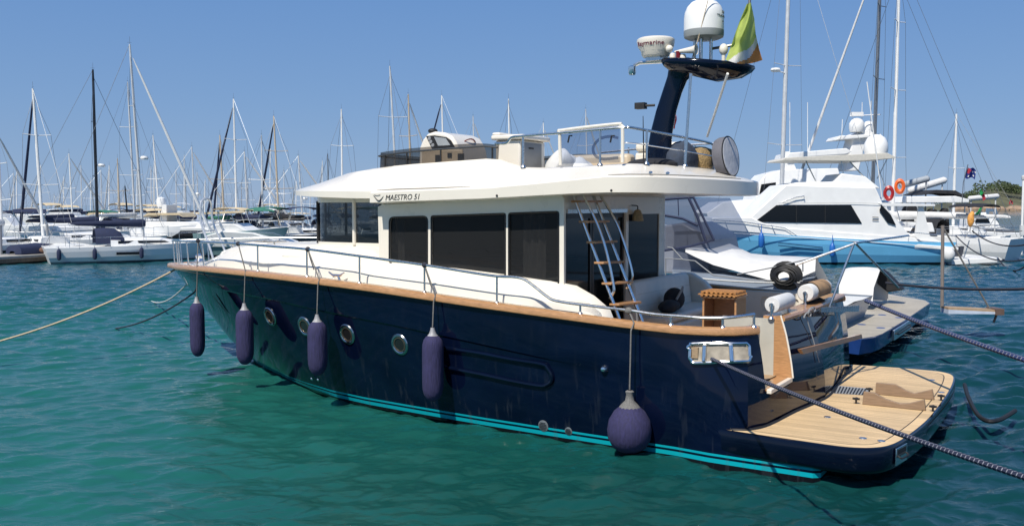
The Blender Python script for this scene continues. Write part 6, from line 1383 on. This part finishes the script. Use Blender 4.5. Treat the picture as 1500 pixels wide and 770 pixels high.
# ---------------------------------------------------------------- large white yacht behind it
t, fr, L = fit(1035, 1330, 68, False, label="large white motor yacht with two satellite domes on its raked arch, behind the sport fisher", y=350); vn = 2.6
motor_hull(t, fr, -L / 2, L / 2, 5.4, 2.2, [hull_white, boot_navy, deck_white], rake=.18, stern=.95)
house(t, fr, "deck_moulding", [(1036, 312), (1060, 296), (1110, 292), (1300, 300), (1310, 330), (1040, 330)], vn, -vn, white_paint, tumble=.3)
ph = house(t, fr, "pilothouse", [(1106, 298), (1112, 268), (1124, 255), (1150, 248), (1230, 246), (1240, 298)], 1.9, -1.9, white_paint, tumble=.3)
pane(t, fr, [(1112, 284), (1115, 270), (1136, 267), (1136, 284)], 1.82, ph, th=.1); house(t, fr, "windscreen_fin", [(1148, 262), (1150, 222), (1156, 222), (1172, 262)], 1.3, 1.1, white_paint, bevel=0)
house(t, fr, "hardtop", [(1152, 232), (1155, 224), (1240, 217), (1248, 222), (1240, 226)], 1.6, -1.6, white_paint)
ra_ = house(t, fr, "radar_arch", [(1238, 250), (1250, 205), (1252, 196), (1270, 190), (1284, 196), (1268, 210), (1258, 250)], .9, -.9, white_paint)
house(t, fr, "arch_platform", [(1225, 205), (1230, 199), (1290, 196), (1294, 200)], 1.2, -1.2, white_paint, ra_)
for x, y, r in ((1255, 190, .52), (1272, 192, .42)):
    mb = MB(); mb.lathe([(r * .85, -r * .9), (r, -.2), (r * .98, r * .3), (r * .7, r * .75), (r * .35, r * .95), (0, r)], fr.V(x, y - 6, .8 if x < 1260 else -.6), n=18); t.part("satellite_dome", mb, white_paint, parent=ra_)
for ps in ([(1262, 196), (1263, 150)], [(1275, 196), (1276, 148)], [(1233, 200), (1234, 175)], [(1157, 224), (1157, 150)], [(1183, 222), (1183, 150)]): rods(t, "aerial", fr, ps, .2, .025, white_paint)
rods(t, "arch_bar", fr, [(1245, 170), (1290, 168)], .2, .04, white_paint, ra_); mb = MB(); mb.box(fr.V(1248, 170, .4), fr.V(1262, 165, .0)); t.part("open_radar", mb, white_paint, parent=ra_)
# sailing yachts whose tall masts leave the frame
def bigsail(label, top, base, D, L, hd, mk, **k):
    return sailboat(label, top, base, D, L, hd, mk, **k)
sailboat("large sailboat with a thick grey mast carrying a radar dome, behind the sport fisher", (1159, -130), 1143, 62, 14.5, (-.55, .83), 'alu', white_fab, None, spread=3, radar=False, mast_r=.14)
p = at_depth(1136, 103, 61.6); mb = MB(); mb.lathe([(0, -.1), (.24, -.1), (.32, 0), (.28, .12), (0, .16)], (p[0], p[1], p[2]), n=16); mb.tube([p, at_depth(1149, 107, 61.9)], .04); single("mast_radar", "small white radar dome bracketed on the thick grey mast", "radar", mb, white_paint, fr=WORLD)
sailboat("large sailboat with a dark grey mast and long white furled genoa behind the satellite domes", (1292, -90), 1276, 66, 15, (-.80, .60), 'grey', white_fab, white_fab, spread=3, mast_r=.13)
sailboat("large sailboat with a clean white mast and white boom behind the orange life rings", (1318, -60), 1307, 64, 14, (-.72, .69), 'white', white_fab, None, spread=3, mast_r=.12, hood=black_fab, bimini=black_fab)
sailboat("sailboat with a plain white mast left of the blue flag", (1401, 167), 1396, 82, 11.5, (-.6, .8), 'white', white_fab, None, spread=1, mast_r=.12)
# white sailing catamaran with black covers
t, fr, L = fit(1296, 1436, 70, False, name="catamaran", label="white cruising catamaran with black covers and rigid roof, astern of the light blue sport fisher", y=345); t.o["category"] = "catamaran"
for v in (2.4, -2.4):
    mb, plan, sh = boat_hull(L, 1.5, .95, rake=.05, stern=.9); mb.v = [(u, q + v, w) for u, q, w in mb.v]; t.part("hull", mb, [hull_white, boot_navy, deck_white])
house(t, fr, "bridge_deck", [(1310, 345), (1308, 330), (1380, 326), (1420, 340), (1422, 347)], 2.2, -2.2, white_paint)
rf = house(t, fr, "cockpit_roof", [(1318, 297), (1324, 288), (1400, 287), (1420, 292), (1420, 297)], 2.4, -2.4, white_paint)
for x in (1330, 1368, 1414): rods(t, "roof_post", fr, [(x, 296), (x - 3, 332)], 2.2, .04, None, rf); rods(t, "roof_post", fr, [(x, 296), (x - 3, 332)], -2.2, .04, None, rf)
house(t, fr, "saloon", [(1318, 332), (1322, 298), (1350, 298), (1352, 332)], 1.9, -1.9, white_paint)
for x0, x1, y in ((1322, 1346, 300), (1358, 1376, 305), (1378, 1392, 304)): house(t, fr, "black_cover", [(x0, 332), (x0 + 2, y + 6), (x0 + 8, y), (x1 - 2, y + 2), (x1, 332)], 2.25, 1.6, black_fab, bevel=.12)
house(t, fr, "white_cover", [(1340, 320), (1348, 312), (1356, 318), (1356, 326), (1340, 326)], 2.35, 1.7, white_fab, bevel=.1)
house(t, fr, "canopy", [(1350, 286), (1372, 278), (1400, 279), (1416, 288), (1398, 284), (1370, 283)], 1.8, -1.8, black_fab, bevel=0)
rods(t, "stern_rail", fr, [(1370, 340), (1371, 318), (1424, 320), (1426, 342)], 2.5, .025)
for ps in ([(1400, 296), (1372, 340)], [(1340, 296), (1352, 318)]): rods(t, "roof_strut", fr, ps, 2.3, .03)
# dark hulled dinghy beside it
t, fr, L = fit(1294, 1402, 57.6, False, name="tender", label="dark grey open tender lying between the sport fisher's stern and the catamaran", y=350); t.o["category"] = "tender"
motor_hull(t, fr, -L / 2, L / 2, 2.0, .95, [M("tender_dark", (.035, .04, .055), .4), boot_navy, deck_white], rake=.12, stern=.95)
house(t, fr, "console", [(1352, 340), (1354, 326), (1366, 326), (1370, 340)], .4, -.4, white_paint); rods(t, "grab_rail", fr, [(1306, 336), (1308, 331), (1340, 332)], .9, .02)
# rolled sails and booms beyond
for k, (a, b, r, m_, D) in enumerate((((1318, 272), (1361, 261), .24, M("grey_sail_cover", (.30, .33, .36), .6), 70), ((1330, 280), (1386, 263), .26, white_fab, 72), ((1418, 291), (1463, 287), .20, white_fab, 74))):
    mb = MB(); p0 = at_depth(*a, D); p1 = at_depth(*b, D); d_ = (p1 - p0); mb.tube([p0, p0 + d_ * .05, p0 + d_ * .95, p1], [r * .5, r, r, r * .6], n=10)
    mb.tube([p0 + d_ * .1, (p0 + d_ * .1) * np.array([1, 1, 0]) + np.array([0, 0, 1.2])], .05, n=6); mb.tube([p0 + d_ * .9, (p0 + d_ * .9) * np.array([1, 1, 0]) + np.array([0, 0, 1.2])], .05, n=6)
    single("boom", ["grey furled boom slanting up above the catamaran roof", "longer white furled boom just under the grey one", "white boom pointing right above the green flag"][k], "boom", mb, m_, fr=WORLD, group="furled booms")
# white boat with grey tube beyond
t, fr, L = fit(1414, 1474, 84, False, name="motor_boat", label="white motor boat with a grey inflatable hull, seen stern on beyond the catamaran", y=345); t.o["category"] = "motor boat"
motor_hull(t, fr, -L / 2, L / 2, 2.8, 1.25, [M("inflatable_grey", (.13, .15, .19), .5), boot_navy, deck_white], rake=.1, stern=1)
house(t, fr, "deckhouse", [(1420, 337), (1424, 316), (1448, 311), (1462, 324), (1470, 337)], 1.2, -1.2, white_paint, tumble=.2)
h1 = house(t, fr, "roll_bar", [(1444, 322), (1446, 305), (1460, 306), (1464, 322), (1458, 322), (1456, 310), (1449, 310), (1449, 322)], 1.1, .9, steel, bevel=0); pane(t, fr, [(1428, 326), (1430, 318), (1444, 316), (1450, 326)], 1.14, h1, th=.06)
# flags astern
def flagmesh(px, D, fold=.12):
    mb = MB(); (x0, y0), (x1, y1), (x2, y2), (x3, y3) = px; rows = []
    for i in range(9):
        s = i / 8; rows.append([at_depth((x0 + (x1 - x0) * s) * (1 - q) + (x3 + (x2 - x3) * s) * q, (y0 + (y1 - y0) * s) * (1 - q) + (y3 + (y2 - y3) * s) * q + 1.6 * math.sin(s * 7), D + fold * math.sin(s * 9 + q * 2)) for q in np.linspace(0, 1, 7)])
    mb.grid(rows); return mb
mb = flagmesh([(1417, 244), (1430, 249), (1428, 262), (1413, 260)], 66)
for i in range(8):
    for j in range(6):
        s, q = (i + .5) / 8, (j + .5) / 6
        if s < .5 and q < .5: mb.m[i * 6 + j] = 1 if (i in (1, 2) or j in (1,)) else (2 if i == j else 0)
        elif (i, j) in ((5, 2), (6, 4), (2, 4), (7, 1)): mb.m[i * 6 + j] = 2
single("flag", "blue ensign with red and white corner flying from a leaning staff at right", "flag", mb, [cloth("navy_cloth", (.015, .035, .20)), cloth("ensign_red", (.50, .04, .06)), MATS["white_cloth"]], fr=WORLD, smooth=0)
mb = MB(); mb.tube([at_depth(1411, 268, 66), at_depth(1418, 241, 66)], .03, n=5); mb.tube([at_depth(1411, 268, 66), at_depth(1409, 300, 66)], .03, n=5); single("flag_staff", "thin leaning staff carrying the blue ensign", "flag staff", mb, wire, fr=WORLD)
mb = flagmesh([(1440, 299), (1436, 316), (1426, 318), (1434, 306)], 63); single("flag", "bright green flag hanging behind the white catamaran's stern", "flag", mb, cloth("green_cloth", (.02, .33, .09)), fr=WORLD, smooth=0)
mb = flagmesh([(1437, 275), (1444, 290), (1440, 293), (1435, 282)], 70); 
for i in range(8):
    for j in range(6): mb.m[i * 6 + j] = 0 if i < 5 else 1
single("flag", "small green and red flag above the white boom's end", "flag", mb, [MATS["green_cloth"], MATS["ensign_red"]], fr=WORLD, smooth=0)
mb = flagmesh([(1480, 291), (1484, 297), (1482, 299), (1478, 298)], 120); single("flag", "tiny red pennant in front of the headland", "flag", mb, MATS["ensign_red"], fr=WORLD, smooth=0)
mb = MB(); mb.ball(at_depth(1422, 322, 59), (.20, .2, .45)); mb.ball(at_depth(1424, 314, 59), (.14, .14, .2)); single("oilskin", "orange and yellow oilskin hung on the catamaran's stern rail", "jacket", mb, M("oilskin", (.60, .28, .06), .6, var=.3), fr=WORLD)
# white light post and lines at the right edge
t = Thing("light_post", "slim white post at the right edge with a small lamp head", "post", WORLD, ground(1496, 372))
g = ground(1496, 372); zt = at_depth(1497, 264, g[1]); mb = MB(); mb.tube([g - np.array([0, 0, .6]), (g[0], g[1], zt[2])], .085, n=10); t.part("pole", mb, white_paint); mb = MB(); mb.lathe([(.10, 0), (.14, .05), (.14, .3), (0, .36)], (g[0], g[1], zt[2]), n=12); t.part("lamp_head", mb, offwhite)
mb = MB(); mb.box((g[0] - .12, g[1] - .1, 1.3), (g[0] + .4, g[1] + .1, 2.0)); t.part("meter_box", mb, offwhite)
def ln(label, a, da, b, db, s, r=.022, m_=rope_dark):
    mb = MB(); mb.tube(sag(at_depth(*a, da), at_depth(*b, db), s, 22), r, n=5); single("mooring_line", label, "rope", mb, m_, fr=WORLD, group="mooring lines")
ln("long dark line running level above the neighbouring platform to the right edge", (1298, 414), 21, (1545, 421), 17, .08, .028)
ln("slack dark line from the catamaran's stern to the right edge, uppermost of the dark lines", (1424, 338), 60, (1530, 350), 45, .6, .04)
ln("slack dark line from the sport fisher's platform dipping towards the water at right", (1462, 378), 54, (1530, 352), 42, 1.0, .04)
ln("pale line stretched from the catamaran towards the white post", (1425, 331), 60, (1497, 338), 62, .2, .03, rope_grey)
ln("dark line crossing low from the tender to the right edge", (1400, 345), 57, (1530, 372), 40, .8, .035)
# loose hose drooping beyond the platform corner
hz = [at_depth(x, y, d) for x, y, d in ((1413, 563, 15.5), (1418, 580, 15.5), (1430, 604, 15.6), (1446, 616, 15.7), (1462, 615, 15.8), (1476, 608, 16), (1487, 601, 16.2))]
hz = [np.array([p[0], p[1], max(p[2], .03)]) for p in [ground(x, y, .17) for x, y in ((1413, 563), (1418, 580), (1430, 604), (1446, 616), (1462, 615), (1476, 608), (1487, 601))]]
mb = MB(); mb.tube(smoothpath(hz, 5), .035, n=7); single("hose", "short black hose floating in a curve off the platform's far corner", "hose", mb, black_rub, fr=WORLD)

# ---------------------------------------------------------------- headland
def headland():
    rng = np.random.default_rng(3); xs = np.linspace(1340, 2300, 110); mb = MB(); rows = []
    for x in xs:
        f = min(1, max(0, (x - 1345) / 110)); hgt = f * (13.0 + 2.5 * math.sin(x * .040 - .3) + 1.5 * math.sin(x * .087 + 1) + rng.uniform(-.3, .3))
        row = []
        for d, k in ((600, 0), (606, .10), (614, .22), (640, .65), (690, .95), (760, 1.0), (860, .3)):
            p = at_depth(x, 300, d); row.append((p[0], p[1], -.5 if k == 0 else 1.0 + hgt * k * .95 + rng.uniform(-.2, .2)))
        rows.append(row)
    mb.grid(rows); return mb
m = M("headland_scrub", (.085, .085, .045), .9, var=.5, scale=.08, bump=.5)
o = bpy.data.objects.new("headland", headland().mesh("headland", m)); COL.objects.link(o); o["kind"] = "structure"
mb = MB(); rng = random.Random(4)
for k in range(60):
    x = 1405 + k * 9 + rng.uniform(-3, 3); p = at_depth(x, 300, rng.uniform(592, 604)); r = rng.uniform(1.5, 4.5); mb.ball((p[0], p[1], .3), (r * 1.8, r, rng.uniform(1.0, 3.2)), 7, 5)
single("shore_rocks", None, None, mb, M("shore_rock", (.30, .21, .14), .9, var=.35, scale=.4, bump=.6), fr=WORLD, kind="stuff", smooth=0)
def thicket(seed, cx, cy, cz, rx, ry, rz, n, mb, rng):
    for _ in range(n):
        a = rng.uniform(0, 6.28); b = math.acos(rng.uniform(-.3, 1)); q = rng.uniform(.55, 1.0)
        c = Vector((cx + rx * q * math.sin(b) * math.cos(a), cy + ry * q * math.sin(b) * math.sin(a), cz + rz * q * math.cos(b)))
        d = Vector((rng.uniform(-1, 1), rng.uniform(-1, 1), rng.uniform(-.4, 1))).normalized(); e = d.orthogonal().normalized(); f_ = d.cross(e); s = rng.uniform(.35, .9)
        i = mb.add([c + e * s, c + f_ * s * .8, c - e * s * .9, c - f_ * s]); mb.face((i, i + 1, i + 2, i + 3))
leafm = M("scrub_leaves", (.055, .078, .030), .8, var=.45, scale=.15)
mb = MB(); rng = random.Random(9)
for k in range(120):
    x = rng.uniform(1375, 1780); d = rng.uniform(625, 740); f = min(1, max(0, (x - 1345) / 110)); p = at_depth(x, 300, d); hgt = f * (13 + 2.5 * math.sin(x * .040 - .3) + 1.5 * math.sin(x * .087 + 1)) * .95
    r = rng.uniform(4, 9); thicket(k, p[0], p[1], hgt + .6, r, r, r * rng.uniform(.45, .8), 110, mb, rng)
single("headland_scrub", None, None, mb, leafm, fr=WORLD, kind="stuff", smooth=0)
